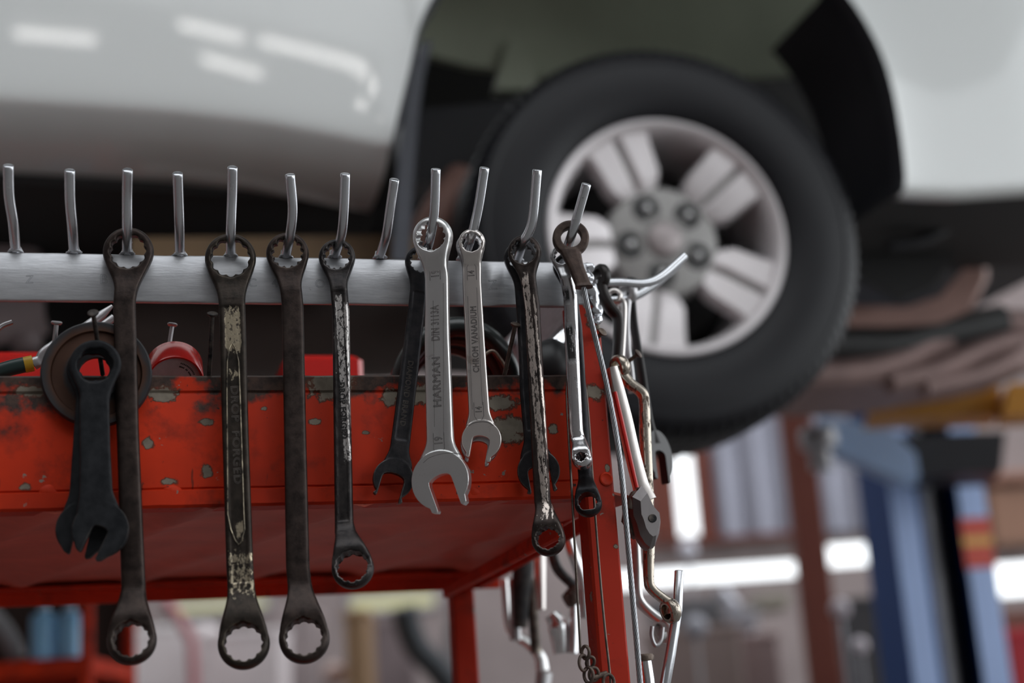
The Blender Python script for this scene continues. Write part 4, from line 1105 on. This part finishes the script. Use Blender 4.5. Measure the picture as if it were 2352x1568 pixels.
for k in range(5):
    a = D2R(41 + 72 * k); d = wx * math.cos(a) + wy * math.sin(a); e = wx * -math.sin(a) + wy * math.cos(a)
    mb = MB()
    for sgn in (-1, 1):
        secs = []
        for r, h, w0, w1, th in ((.088, -.024, .004, .034, .03), (.096, -.020, .005, .040, .03), (.11, -.014, .006, .048, .03), (.16, -.008, .006, .054, .028), (.190, -.006, .006, .062, .025)):
            c = WHC + d * r
            secs.append([c + e * sgn * w0 + WO * (h - .003), c + e * sgn * (w0 + .004) + WO * h, c + e * sgn * (w1 - .004) + WO * h, c + e * sgn * w1 + WO * (h - .004), c + e * sgn * (w1 + .003) + WO * (h - th), c + e * sgn * w0 + WO * (h - th)])
        mb.loft(secs)
    sp = mb.build('spoke', M['alloy'], wheel, 25)
    mb = MB()
    secs = []
    for r, h in ((.090, -.030), (.12, -.021), (.192, -.014)):
        c = WHC + d * r; secs.append([c - e * .0075 + WO * h, c + e * .0075 + WO * h, c + e * .0075 + WO * (h - .02), c - e * .0075 + WO * (h - .02)])
    mb.loft(secs); mb.build('groove', M['alloy_grey'], wheel, 20)
    c = WHC + (wx * math.cos(a + .06) + wy * math.sin(a + .06)) * .060
    mb = MB(); mb.lathe([(0, -.0205), (.0205, -.0205), (.0225, -.0195), (.0235, -.0215), (.0225, -.03), (0, -.03)], c, WO, 28, False); mb.build('lug_shade', M['alloy_dark'], wheel, 40)  # dark disc on the hub paints the shade of a lug pocket
    mb = MB(); mb.lathe([(0, -.010), (.004, -.011), (.0075, -.015), (.0080, -.03), (0, -.03)], c, WO, 6, False); mb.build('lug_nut', M['chrome'], wheel, 20)
mb = MB(); mb.lathe([(0, -.009), (.018, -.0095), (.027, -.012), (.030, -.016), (.030, -.02), (0, -.02)], WHC, WO, 40, False); mb.build('centre_cap', plain('pinkish grey cap', (.42, .37, .37), .4, .3, .1, 8), wheel, 50)
mb = MB(); mb.tube([WHC - WO * -.0, WHC - WO * .3, WHC - WO * .55], [.05, .045, .045], 16); mb.v = [p - WO * .12 for p in mb.v]; mb.build('axle', M['under'], wheel, 50)
# ------------------------------------------------------------------ the workshop
YB = 9.5
def bw(px, py, Y=YB):
    r = ray(px, py); return CAM + r * ((Y - CAM.y) / r.y)
FL = NT('concrete floor'); _n = FL.noise(2.5, 8, .7); FL.set(col=FL.mix(_n, (.10, .095, .09), (.26, .25, .24)), rough=.6); M['floor'] = FL.m
M['wall'] = plain('grey brown plaster', (.30, .245, .24), .8, 0, .4, 2.2)
M['wall_dark'] = plain('dark brown boards', (.21, .195, .19), .8, 0, .35, 1.5)
M['roof'] = plain('dark roof sheet', (.10, .10, .105), .7, 0, .3, 1.5)
M['corrug'] = plain('corrugated zinc sheet', (.30, .30, .36), .45, .35, .22, 2.5)
M['beam_red'] = plain('red brown steel', (.15, .042, .028), .6, 0, .25, 4, spec=.25)
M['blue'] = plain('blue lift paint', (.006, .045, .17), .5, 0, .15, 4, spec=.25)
M['blue_sheen'] = plain('blue lift paint with painted sheen', (.40, .54, .88), .38, 0, .12, 4)  # pale tone paints reflected light on the blue column's front
M['yellow'] = plain('yellow lift paint', (.60, .27, .04), .4, 0, .2, 5)
M['black_steel'] = plain('black lift steel', (.018, .018, .022), .5, 0, .3, 6)
M['grey_steel'] = plain('grey hydraulic steel', (.45, .45, .48), .4, .2, .15, 6)
def struct(name, mb, mat, smooth=0):
    o = mb.build(name, mat, smooth=smooth); o['kind'] = 'structure'; return o
XL, XR, YF, ZR = -5.5, 6.5, -4.0, 4.6
mb = MB(); mb.box(((XL + XR) / 2, (YB + YF) / 2, -.05), XR - XL + 6, YB - YF + 6, .1); struct('floor', mb, M['floor'])
mb = MB(); SKY = (-3.2, 4.2, -3.4, .6)               # open roof light over the front bay
for x0, x1, y0, y1 in ((XL - .2, XR + .2, SKY[3], 4.4), (XL - .2, XR + .2, 9.3, YB + .3), (5.2, XR + .2, 4.4, 9.3), (XL - .2, -5.2, 4.4, 9.3), (XL - .2, XR + .2, YF - 1.2, SKY[2]), (XL - .2, SKY[0], SKY[2], SKY[3]), (SKY[1], XR + .2, SKY[2], SKY[3])):  # rear bay of the unseen roof left open to brighten the back
    mb.box(((x0 + x1) / 2, (y0 + y1) / 2, ZR + .06), x1 - x0, y1 - y0, .1)
struct('ceiling', mb, M['roof'])
mb = MB(); mb.box(((XL + XR) / 2, YF - 1.1, ZR / 2), XR - XL, .12, ZR); struct('wall_front', mb, M['wall_dark'])
mb = MB(); mb.box((XL - .06, (YB + YF) / 2 - .5, ZR / 2), .12, YB - YF + 1, ZR); struct('wall_left', mb, M['wall'])
def rect(x0, y0, x1, y1):
    a, b = bw(x0, y1), bw(x1, y0); return (a.x, a.z, b.x, b.z)
HOLES = [rect(1400, 1285, 1836, 1352), rect(1893, 1242, 2032, 1302), rect(1545, 1036, 1604, 1232), rect(385, 1366, 620, 1418), rect(800, 1352, 1004, 1412), rect(2262, 1285, 2420, 1372), rect(200, 1370, 290, 1404)]
xs = sorted({XL, XR, *[h[0] for h in HOLES], *[h[2] for h in HOLES]}); zs = sorted({0, ZR, *[h[1] for h in HOLES], *[h[3] for h in HOLES]})
mb = MB()
for x0, x1 in zip(xs, xs[1:]):
    run = None
    for z0, z1 in zip(zs, zs[1:]):
        cx, cz = (x0 + x1) / 2, (z0 + z1) / 2
        if any(h[0] < cx < h[2] and h[1] < cz < h[3] for h in HOLES): continue
        mb.box((cx, YB + .03, cz), x1 - x0, .06, z1 - z0)
struct('wall_back', mb, M['wall'])
def pane(h, mat, i):
    root = bpy.data.objects.new('window_%d' % i, None); COL.objects.link(root); root.location = ((h[0] + h[2]) / 2, YB + .01, h[1]); root['kind'] = 'structure'; WORLD[root.name] = Matrix.Translation(root.location)
    mb = MB(); mb.box(((h[0] + h[2]) / 2, YB + .03, (h[1] + h[3]) / 2), h[2] - h[0], .006, h[3] - h[1]); mb.build('window_pane', mat, root, 0)
    mb = MB()
    for a, b, c, d in ((h[0], h[1], h[2], h[1] + .02), (h[0], h[3] - .02, h[2], h[3]), (h[0], h[1], h[0] + .02, h[3]), (h[2] - .02, h[1], h[2], h[3])):
        mb.box(((a + c) / 2, YB - .004, (b + d) / 2), c - a, .03, d - b)
    mb.build('window_frame', M['grey_steel'], root, 0)
g = NT('cream frosted glass'); tr = g.n.new('ShaderNodeBsdfTranslucent'); tr.inputs[0].default_value = (.62, .60, .46, 1); g.link(tr.outputs[0], g.n['Material Output'].inputs[0]); M['frost'] = g.m
g = NT('thin clear glass'); gl = g.n.new('ShaderNodeBsdfGlass'); gl.inputs['IOR'].default_value = 1.01; gl.inputs['Roughness'].default_value = 0; g.link(gl.outputs[0], g.n['Material Output'].inputs[0]); M['glass'] = g.m
pane(HOLES[3], M['frost'], 1); pane(HOLES[4], M['frost'], 2)
# corrugated cladding above the strip opening
def sheet(name, x0, x1, z0, z1, pitch, amp, mat):
    mb = MB(); n = int((x1 - x0) / pitch * 8); rows = []
    for z in (z0, z1): rows.append([Vector((x0 + (x1 - x0) * i / n, YB - .05 + amp * math.sin(2 * PI * i / 8), z)) for i in range(n + 1)])
    mb.loft([[rows[0][i], rows[1][i], rows[1][i] + Vector((0, .004, 0)), rows[0][i] + Vector((0, .004, 0))] for i in range(n + 1)])
    return struct(name, mb, mat, 60)
a = bw(1612, 1245); b = bw(1800, 1000); sheet('wall_cladding', a.x, b.x + .10, a.z, 3.9, .20, .03, M['corrug'])
a = bw(1893, 1225); b = bw(2060, 1000); sheet('wall_cladding', a.x - .1, b.x + .10, a.z, 3.9, .20, .03, M['corrug'])
i = 0
for (x0, y0, x1, y1) in ((1470, 1236, 1840, 1250), (1604, 1030, 1622, 1240), (1500, 1040, 1540, 1240)):
    a, b = bw(x0, y1), bw(x1, y0); mb = MB(); mb.box(((a.x + b.x) / 2, YB - .08, (a.z + b.z) / 2), b.x - a.x, .06, b.z - a.z); i += 1; struct('trim_%d' % i, mb, M['beam_red'])

# ---- brown post
P = at(1862, 1270, 6.0)
rt = empty('steel_post', (P.x, P.y, 0), 'red brown steel post standing on the floor between tyre and blue lift', 'post')
mb = MB(); mb.cbox((P.x, P.y, 2.3), .115, .115, 4.55, .006); mb.build('shaft', M['beam_red'], rt, 20)
mb = MB(); mb.cbox((P.x, P.y, .01), .26, .26, .02, .004); mb.build('base_plate', M['beam_red'], rt, 20)

# ---- two-post lift
LP = at(2085, 1330, 4.7) + Vector((.055, .14, 0))
lift = empty('car_lift', (LP.x + .2, LP.y, 0), 'blue two post car lift column with yellow arms under the car', 'car lift')
def bgm(col, rough=.6, met=0): return plain('paint %s' % (col,), col, rough, met, .15, 6)
def lb(name, x0, x1, y0, y1, z0, z1, mat, b=.006, par=None):
    mb = MB(); mb.cbox(((x0 + x1) / 2, (y0 + y1) / 2, (z0 + z1) / 2), x1 - x0, y1 - y0, z1 - z0, b); return mb.build(name, mat, par or lift, 20)
X0 = LP.x - .01
RL = Matrix.Rotation(D2R(8), 3, 'Z')
def lift_prism(name, poly, z0, z1, mat):
    mb = MB(); mb.loft([[Vector((LP.x, LP.y, 0)) + RL @ Vector((a, b, z)) for a, b in poly] for z in (z0, z1)]); return mb.build(name, mat, lift, 20)
lift_prism('column', [(-.10, .12), (-.10, -.14), (0, -.14), (0, -.11), (-.075, -.11), (-.075, .09), (.175, .09), (.175, -.11), (.115, -.11), (.115, -.14), (.20, -.14), (.20, .12)], 0, 3.7, M['blue'])
lift_prism('sheen_strip', [(-.10, -.141), (-.02, -.141), (-.02, -.147), (-.10, -.147)], 0, 3.7, M['blue_sheen'])  # strips put the sheen of the lit flanges into colour
lift_prism('sheen_strip', [(.115, -.141), (.20, -.141), (.20, -.147), (.115, -.147)], 0, 3.7, M['blue_sheen'])
mb = MB(); c = Vector((LP.x, LP.y, 0)) + RL @ Vector((.045, -.02, 0)); mb.tube([c, c + Z * 1.42], .040, 20); mb.tube([c + Z * 1.4, c + Z * 2.6], .030, 20); mb.build('hydraulic_cylinder', M['grey_steel'], lift, 50)
mb = MB(); c = Vector((LP.x, LP.y, 0)) + RL @ Vector((.12, .03, 1.3)); mb.cbox(c, .03, .02, 2.6, .003); mb.build('lift_chain', M['black_steel'], lift, 20)
q = [at(a, b, 4.45) for a, b in ((2065, 1000), (2310, 990), (2300, 1082), (2110, 1090))]
mb = MB(); mb.loft([q, [p + Vector((.03, .25, 0)) for p in q]]); mb.build('carriage', M['black_steel'], lift, 20)
q = [at(a, b, 4.2) for a, b in ((1880, 955), (1935, 962), (2050, 990), (2104, 1040), (2112, 1092), (2075, 1100), (1980, 1060), (1880, 1018))]
mb = MB(); mb.loft([q, [p + Vector((.03, .16, 0)) for p in q]]); mb.build('swing_arm', bgm((.42, .60, 1.0), .4), lift, 30)
mb = MB(); c = at(1880, 1010, 4.15); mb.lathe([(0, .03), (.045, .03), (.05, .02), (.05, -.02), (.03, -.03), (.03, -.08), (0, -.08)], c, Z, 24, False); mb.build('lift_pad', M['grey_steel'], lift, 40)
for x0, x1, y0, y1, d in ((2005, 2300, 890, 962, 3.9), (2318, 2480, 880, 955, 3.8)):
    q = [at(x0 - 14, y1, d), at(x1 - 6, y1 - 8, d), at(x1, y0 - 2, d), at(x0, y0, d)]
    mb = MB(); mb.loft([q, [p + Vector((.02, .14, .0)) for p in q]]); mb.build('lift_arm', M['yellow'], lift, 20)
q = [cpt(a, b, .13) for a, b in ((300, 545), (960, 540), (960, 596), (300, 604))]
mb = MB(); mb.loft([q, [p + CN * .12 for p in q]]); mb.build('lift_arm', plain('dark amber paint', (.13, .075, .03), .6), lift, 20)  # darker amber than the other lift arms
# sticker on the right hand flange
def sticker(z0, z1, mat):
    mb = MB(); mb.loft([[Vector((LP.x, LP.y, 0)) + RL @ Vector((a, b, z)) for a, b in ((.108, -.1475), (.201, -.1475), (.201, -.1495), (.108, -.1495))] for z in (z0, z1)]); return mb.build('warning_sticker', mat, lift, 0)
zA = lambda y: (at(2240, y, 4.6)).z
M['label_red'] = plain('red sticker', (.62, .05, .02), .4, 0, .1, 8); M['label_yellow'] = plain('orange sticker band', (.75, .42, .08), .4, 0, .1, 8)
sticker(zA(1295), zA(1240), M['label_red']); sticker(zA(1240), zA(1218), M['label_yellow']); sticker(zA(1218), zA(1172), M['label_red'])

# ---- things standing about at the back
def bgm(col, rough=.6, met=0): return plain('paint %s' % (col,), col, rough, met, .15, 6)
def crate(name, label, cat, col, x0, y0, x1, y1, d, th=.2, group=None, floor=False, lid=None, mat=None, bev=.01, rough=.6):
    a, b = at(x0, y1, d), at(x1, y0, d)
    z0 = 0 if floor else a.z
    c = Vector(((a.x + b.x) / 2, (a.y + b.y) / 2 + th / 2, (z0 + b.z) / 2))
    root = empty(name, (c.x, c.y, z0), label, cat, group)
    mb = MB(); mb.cbox(c, abs(b.x - a.x), th, b.z - z0, bev); mb.build('body', mat or bgm(col, rough), root, 20)
    h = b.z - z0
    mb = MB(); mb.cbox((c.x, c.y, b.z - .012), abs(b.x - a.x) + .012, th + .012, .028, .004); mb.build('rim', bgm(tuple(min(1, k * 1.15) for k in (lid or col)), rough), root, 20)
    return root
def pole(name, label, cat, col, pts, r, d, rough=.5, met=0, floor=True):
    q = curve_pts([at(a, b, d) for a, b in pts], 5); e = q[-1]; q += [] if not floor else [Vector((e.x + .02, e.y + .01, e.z * .5)), Vector((e.x + .03, e.y + .02, .0))]
    mb = MB(); mb.tube(q, r, 14); return tag(mb.build(name, bgm(col, rough, met), smooth=60), label, cat)
# red shelf unit, bottom left
d = 3.0
S0 = at(200, 1460, d); sx, sy = S0.x, S0.y
zs_ = at(100, 1536, d).z; root = empty('shelf_unit', (sx - .35, sy + .15, 0), 'red steel shelf unit at lower left holding blue canisters', 'shelf unit')
for x in (sx, sx - .8):
    for y in (sy, sy + .32):
        mb = MB(); mb.cbox((x, y, .66), .022, .022, 1.32, .002); mb.build('upright', M['red'], root, 20)
for z in (zs_, zs_ - .45):
    mb = MB(); mb.cbox((sx - .4, sy + .16, z), .82, .34, .034, .003); mb.build('shelf', M['red'], root, 20)
mb = MB(); mb.box((sx - .4, sy + .335, .72), .80, .004, 1.2); mb.build('back_panel', plain('dark brown board', (.055, .035, .028), .7), root, 0)
zc = zs_ + .017
for x0, x1, lab in ((74, 128, 'light blue plastic canister, left of the pair on the red shelf'), (131, 187, 'light blue plastic canister, right of the pair beside the red upright')):
    a, b = at(x0, 1505, d + .06), at(x1, 1392, d + .06); c = (a + b) / 2; r = (b.x - a.x) / 2
    rt = empty('canister', (c.x, c.y, zc), lab, 'canister', 'blue canisters on the red shelf'); h = b.z - zc
    mb = MB(); mb.lathe([(0, 0), (r * .94, 0), (r, .006), (r, h * .78), (r * .9, h * .86), (r * .4, h * .93), (r * .36, h), (0, h)], (c.x, c.y, zc), Z, 30, False); mb.build('body', plain('light blue plastic', (.30, .62, .95), .3, 0, .1, 8), rt, 40)
    mb = MB(); mb.lathe([(r * .4, h * .97), (r * .4, h * 1.05), (0, h * 1.05), (0, h * .97)], (c.x, c.y, zc), Z, 24); mb.build('cap', plain('pale lid', (.6, .62, .68), .4), rt, 40)
pole('steel_pipe', 'grey steel pipe leaning inside the red shelf, at its left', 'pipe', (.30, .29, .30), [(-60, 1370), (10, 1450), (40, 1512)], .02, d + .1, floor=False)
# row of things along the back
BG = [('cabinet', 'tall pale cabinet at the far wall behind the shank of the dark brown spanner', 'cabinet', (.88, .80, .81), 225, 1428, 470, 1600, 7.2, True),
      ('cabinet', 'whitish cabinet between the two largest hanging spanners, far back', 'cabinet', (.80, .72, .73), 470, 1440, 640, 1600, 7.0, True),
      ('locker', 'grey pink locker far back, right of the plain dark spanner', 'locker', (.36, .30, .30), 640, 1395, 720, 1600, 7.4, True),
      ('wooden_post', 'yellowish wooden post standing far back below the cream window', 'post', (.36, .22, .12), 800, 1396, 838, 1600, 6.2, True),
      ('cupboard', 'dull mauve cupboard under the right cream window, back wall', 'cupboard', (.22, .17, .175), 838, 1418, 940, 1600, 7.4, True),
      ('cupboard', 'lighter grey cupboard beside the dark hose at the back wall', 'cupboard', (.34, .31, .33), 1000, 1500, 1075, 1600, 7.2, True),
      ('workbench', 'grey brown workbench front below the bright strip opening', 'workbench', (.23, .17, .155), 1500, 1432, 1700, 1600, 6.8, True),
      ('cabinet', 'pinkish steel cabinet beside the workbench, below the bright strip', 'cabinet', (.30, .21, .205), 1708, 1450, 1790, 1600, 6.9, True),
      ('machine_housing', 'dark grey machine housing on the bench right of the silver rod', 'machine', (.12, .12, .13), 1500, 1370, 1660, 1432, 7.0, False),
      ('tool_chest', 'small beige tool chest on the bench beside the brown post', 'tool chest', (.32, .29, .24), 1740, 1360, 1812, 1400, 7.2, False),
      ('crate', 'grey plastic crate on the back bench, left of the beige chest', 'crate', (.28, .28, .31), 1665, 1400, 1740, 1450, 7.1, False),
      ('machine_housing', 'black machine housing between brown post and blue column', 'machine', (.035, .033, .036), 1925, 1365, 2035, 1600, 6.4, True),
      ('control_box', 'brown control box behind the right hand flange of the lift', 'control box', (.27, .14, .09), 2285, 1115, 2400, 1255, 9.2, False),
      ('crate', 'rust coloured crate above the brown control box at the right edge', 'crate', (.34, .17, .12), 2275, 1078, 2400, 1108, 9.2, False),
      ('cabinet', 'dark red brown cabinet at the right edge under the bright opening', 'cabinet', (.20, .07, .05), 2280, 1395, 2420, 1600, 6.3, True),
      ('jerry_can', 'bright red jerry can at the right edge, lowest in view', 'jerry can', (.50, .02, .03), 2318, 1438, 2420, 1560, 5.2, True)]
for nm, lab, cat, col, x0, y0, x1, y1, dd, fl in BG:
    crate(nm, lab, cat, col, x0, y0, x1, y1, dd, .3, floor=fl)
pole('rubber_hose', 'thick dark rubber hose hanging in a slant at the back', 'hose', (.03, .035, .042), [(928, 1395), (938, 1440), (960, 1490), (1000, 1530), (1040, 1580)], .055, 6.4)
pole('steel_pipe', 'pale pipe leaning far back between dark hose and rear cart leg', 'pipe', (.38, .35, .36), [(1050, 1360), (1042, 1420), (1030, 1470)], .035, 6.8)
pole('steel_pipe', 'pale steel tube slanting down from the bright strip opening', 'pipe', (.55, .55, .60), [(1655, 1352), (1690, 1395), (1714, 1425)], .032, 7.4, .3, .5)
pole('striped_pole', 'pink pole leaning against the pale cabinets', 'pole', (.55, .20, .22), [(378, 1375), (410, 1420), (440, 1470)], .022, 6.8)
pole('lamp_cord', 'thin dark cable looping beside the blue lift column', 'cord', (.05, .05, .05), [(2015, 1310), (2022, 1380), (2000, 1440), (1975, 1470)], .008, 5.6)
for x, y, r, col, dd, lab in ((1975, 1482, .028, (.62, .56, .60), 5.5, 'pale ball imitating a glint between the post and the blue column'), (1580, 1262, .042, (.7, .7, .78), 7.4, 'white ball imitating a glint under the bright vertical slit'),
                              (1714, 1422, .042, (.6, .6, .68), 7.3, 'pale ball imitating a glint at the foot of the slanting tube'), (1598, 1440, .05, (.32, .32, .36), 6.6, 'grey ball imitating a glint on the bench right of the silver rod'),
                              (240, 1545, .05, (.72, .62, .62), 6.6, 'pale ball imitating a glint on the tall cabinet behind the dark ring'), (768, 1548, .05, (.66, .48, .44), 6.4, 'pinkish ball imitating a glint beside the yellowish wooden post'),
                              (225, 1418, .05, (.78, .60, .52), 6.9, 'peach coloured ball imitating a glint beside the red upright'), (1930, 1398, .035, (.45, .40, .43), 5.6, 'pale grey ball imitating a glint on the black machine housing')):
    C = at(x, y, dd); mb = MB(); mb.lathe([(r * math.sin(PI * k / 12), -r * math.cos(PI * k / 12)) for k in range(13)], C, Z, 20, False)  # added balls imitate blurred glints from unknown objects
    rt = empty('glint_ball', (C.x, C.y + .01, 0), lab, 'glint ball'); mb.build('ball', bgm(col, .35), rt, 80)
    mb = MB(); mb.tube([C, Vector((C.x, C.y + .01, 0))], .006, 8); mb.build('stem', M['grey_steel'], rt, 60)
mb = MB(); mb.box((.5, -1.6, ZR + .04), 7.4, .55, .08); struct('trim_4', mb, M['beam_red'])
# roof tubes over the front bay
M['tube'] = None
t = NT('lit fluorescent tube'); e = t.n.new('ShaderNodeEmission'); e.inputs[0].default_value = (1, .98, .95, 1); e.inputs[1].default_value = 28; t.link(e.outputs[0], t.n['Material Output'].inputs[0]); M['tube'] = t.m
for k, (x, y, ang, zl, hl) in enumerate(((.54, -1.755, 13, 3.6, .16), (1.10, -1.45, -3, 3.6, .14), (1.575, -1.455, -3, 3.6, .26), (1.30, -1.71, -9, 3.6, .14), (1.6, 3.9, 0, 3.4, .59))):
    rt = empty('tube_lamp', (x, y, zl), ['short fluorescent tube lamp under the roof beam, apart from the others', 'short fluorescent tube lamp in line with the longer tube on the roof beam', 'longer fluorescent tube lamp under the roof beam of the front bay', 'short fluorescent tube lamp under the beam edge facing the front wall', 'fluorescent tube lamp over the rear of the hall'][k], 'lamp')
    X = Vector((math.cos(D2R(ang)), math.sin(D2R(ang)), 0)); Yv = Vector((-X.y, X.x, 0))
    mb = MB(); mb.cbox((x, y, zl + .04), hl * 2 + .08, .09, .05, .008, (X, Yv, Z)); mb.build('fitting', bgm((.7, .7, .7)), rt, 20)
    mb = MB(); c = Vector((x, y, zl - .005)); mb.tube([c - X * hl, c + X * hl], .016, 12); mb.build('tube', M['tube'], rt, 60)
    mb = MB()
    for q in (-hl * .7, hl * .7): mb.tube([Vector((x, y, zl + .06)) + X * q, Vector((x, y, ZR + .02)) + X * q], .006, 6)
    mb.build('hanger', M['grey_steel'], rt, 60)

# ------------------------------------------------------------------ daylight, camera, colour management
w = bpy.data.worlds.new('overcast sky'); scene.world = w; w.use_nodes = True
nt = w.node_tree; bg = nt.nodes['Background']; tc = nt.nodes.new('ShaderNodeTexCoord'); sx_ = nt.nodes.new('ShaderNodeSeparateXYZ')
nt.links.new(tc.outputs['Generated'], sx_.inputs[0])
mr = nt.nodes.new('ShaderNodeMapRange'); mr.inputs[1].default_value = -1; mr.inputs[2].default_value = 1; mr.inputs[3].default_value = 2.6; mr.inputs[4].default_value = 4.2
nt.links.new(sx_.outputs[0], mr.inputs[0]); nt.links.new(mr.outputs[0], bg.inputs[1])
bg.inputs[0].default_value = (.93, .97, 1.0, 1)
cam = bpy.data.cameras.new('camera'); co = bpy.data.objects.new('camera', cam); COL.objects.link(co)
cam.lens = LENS; cam.sensor_width = 36; cam.sensor_fit = 'HORIZONTAL'; cam.clip_start = .05; cam.clip_end = 100
co.matrix_world = Matrix(((RIGHT.x, UP.x, -FWD.x, CAM.x), (RIGHT.y, UP.y, -FWD.y, CAM.y), (RIGHT.z, UP.z, -FWD.z, CAM.z), (0, 0, 0, 1)))
cam.dof.use_dof = True; cam.dof.focus_distance = 1.195; cam.dof.aperture_fstop = 3.1
scene.camera = co
vs = scene.view_settings; vs.view_transform = 'Standard'; vs.look = 'None'; vs.gamma = 1; vs.exposure = -0.7; vs.use_curve_mapping = False
scene.cycles.use_denoising = True
scene.cycles.max_bounces = 8; scene.cycles.diffuse_bounces = 4; scene.cycles.glossy_bounces = 4
scene.cycles.caustics_reflective = False; scene.cycles.caustics_refractive = False
scene.cycles.sample_clamp_indirect = 6
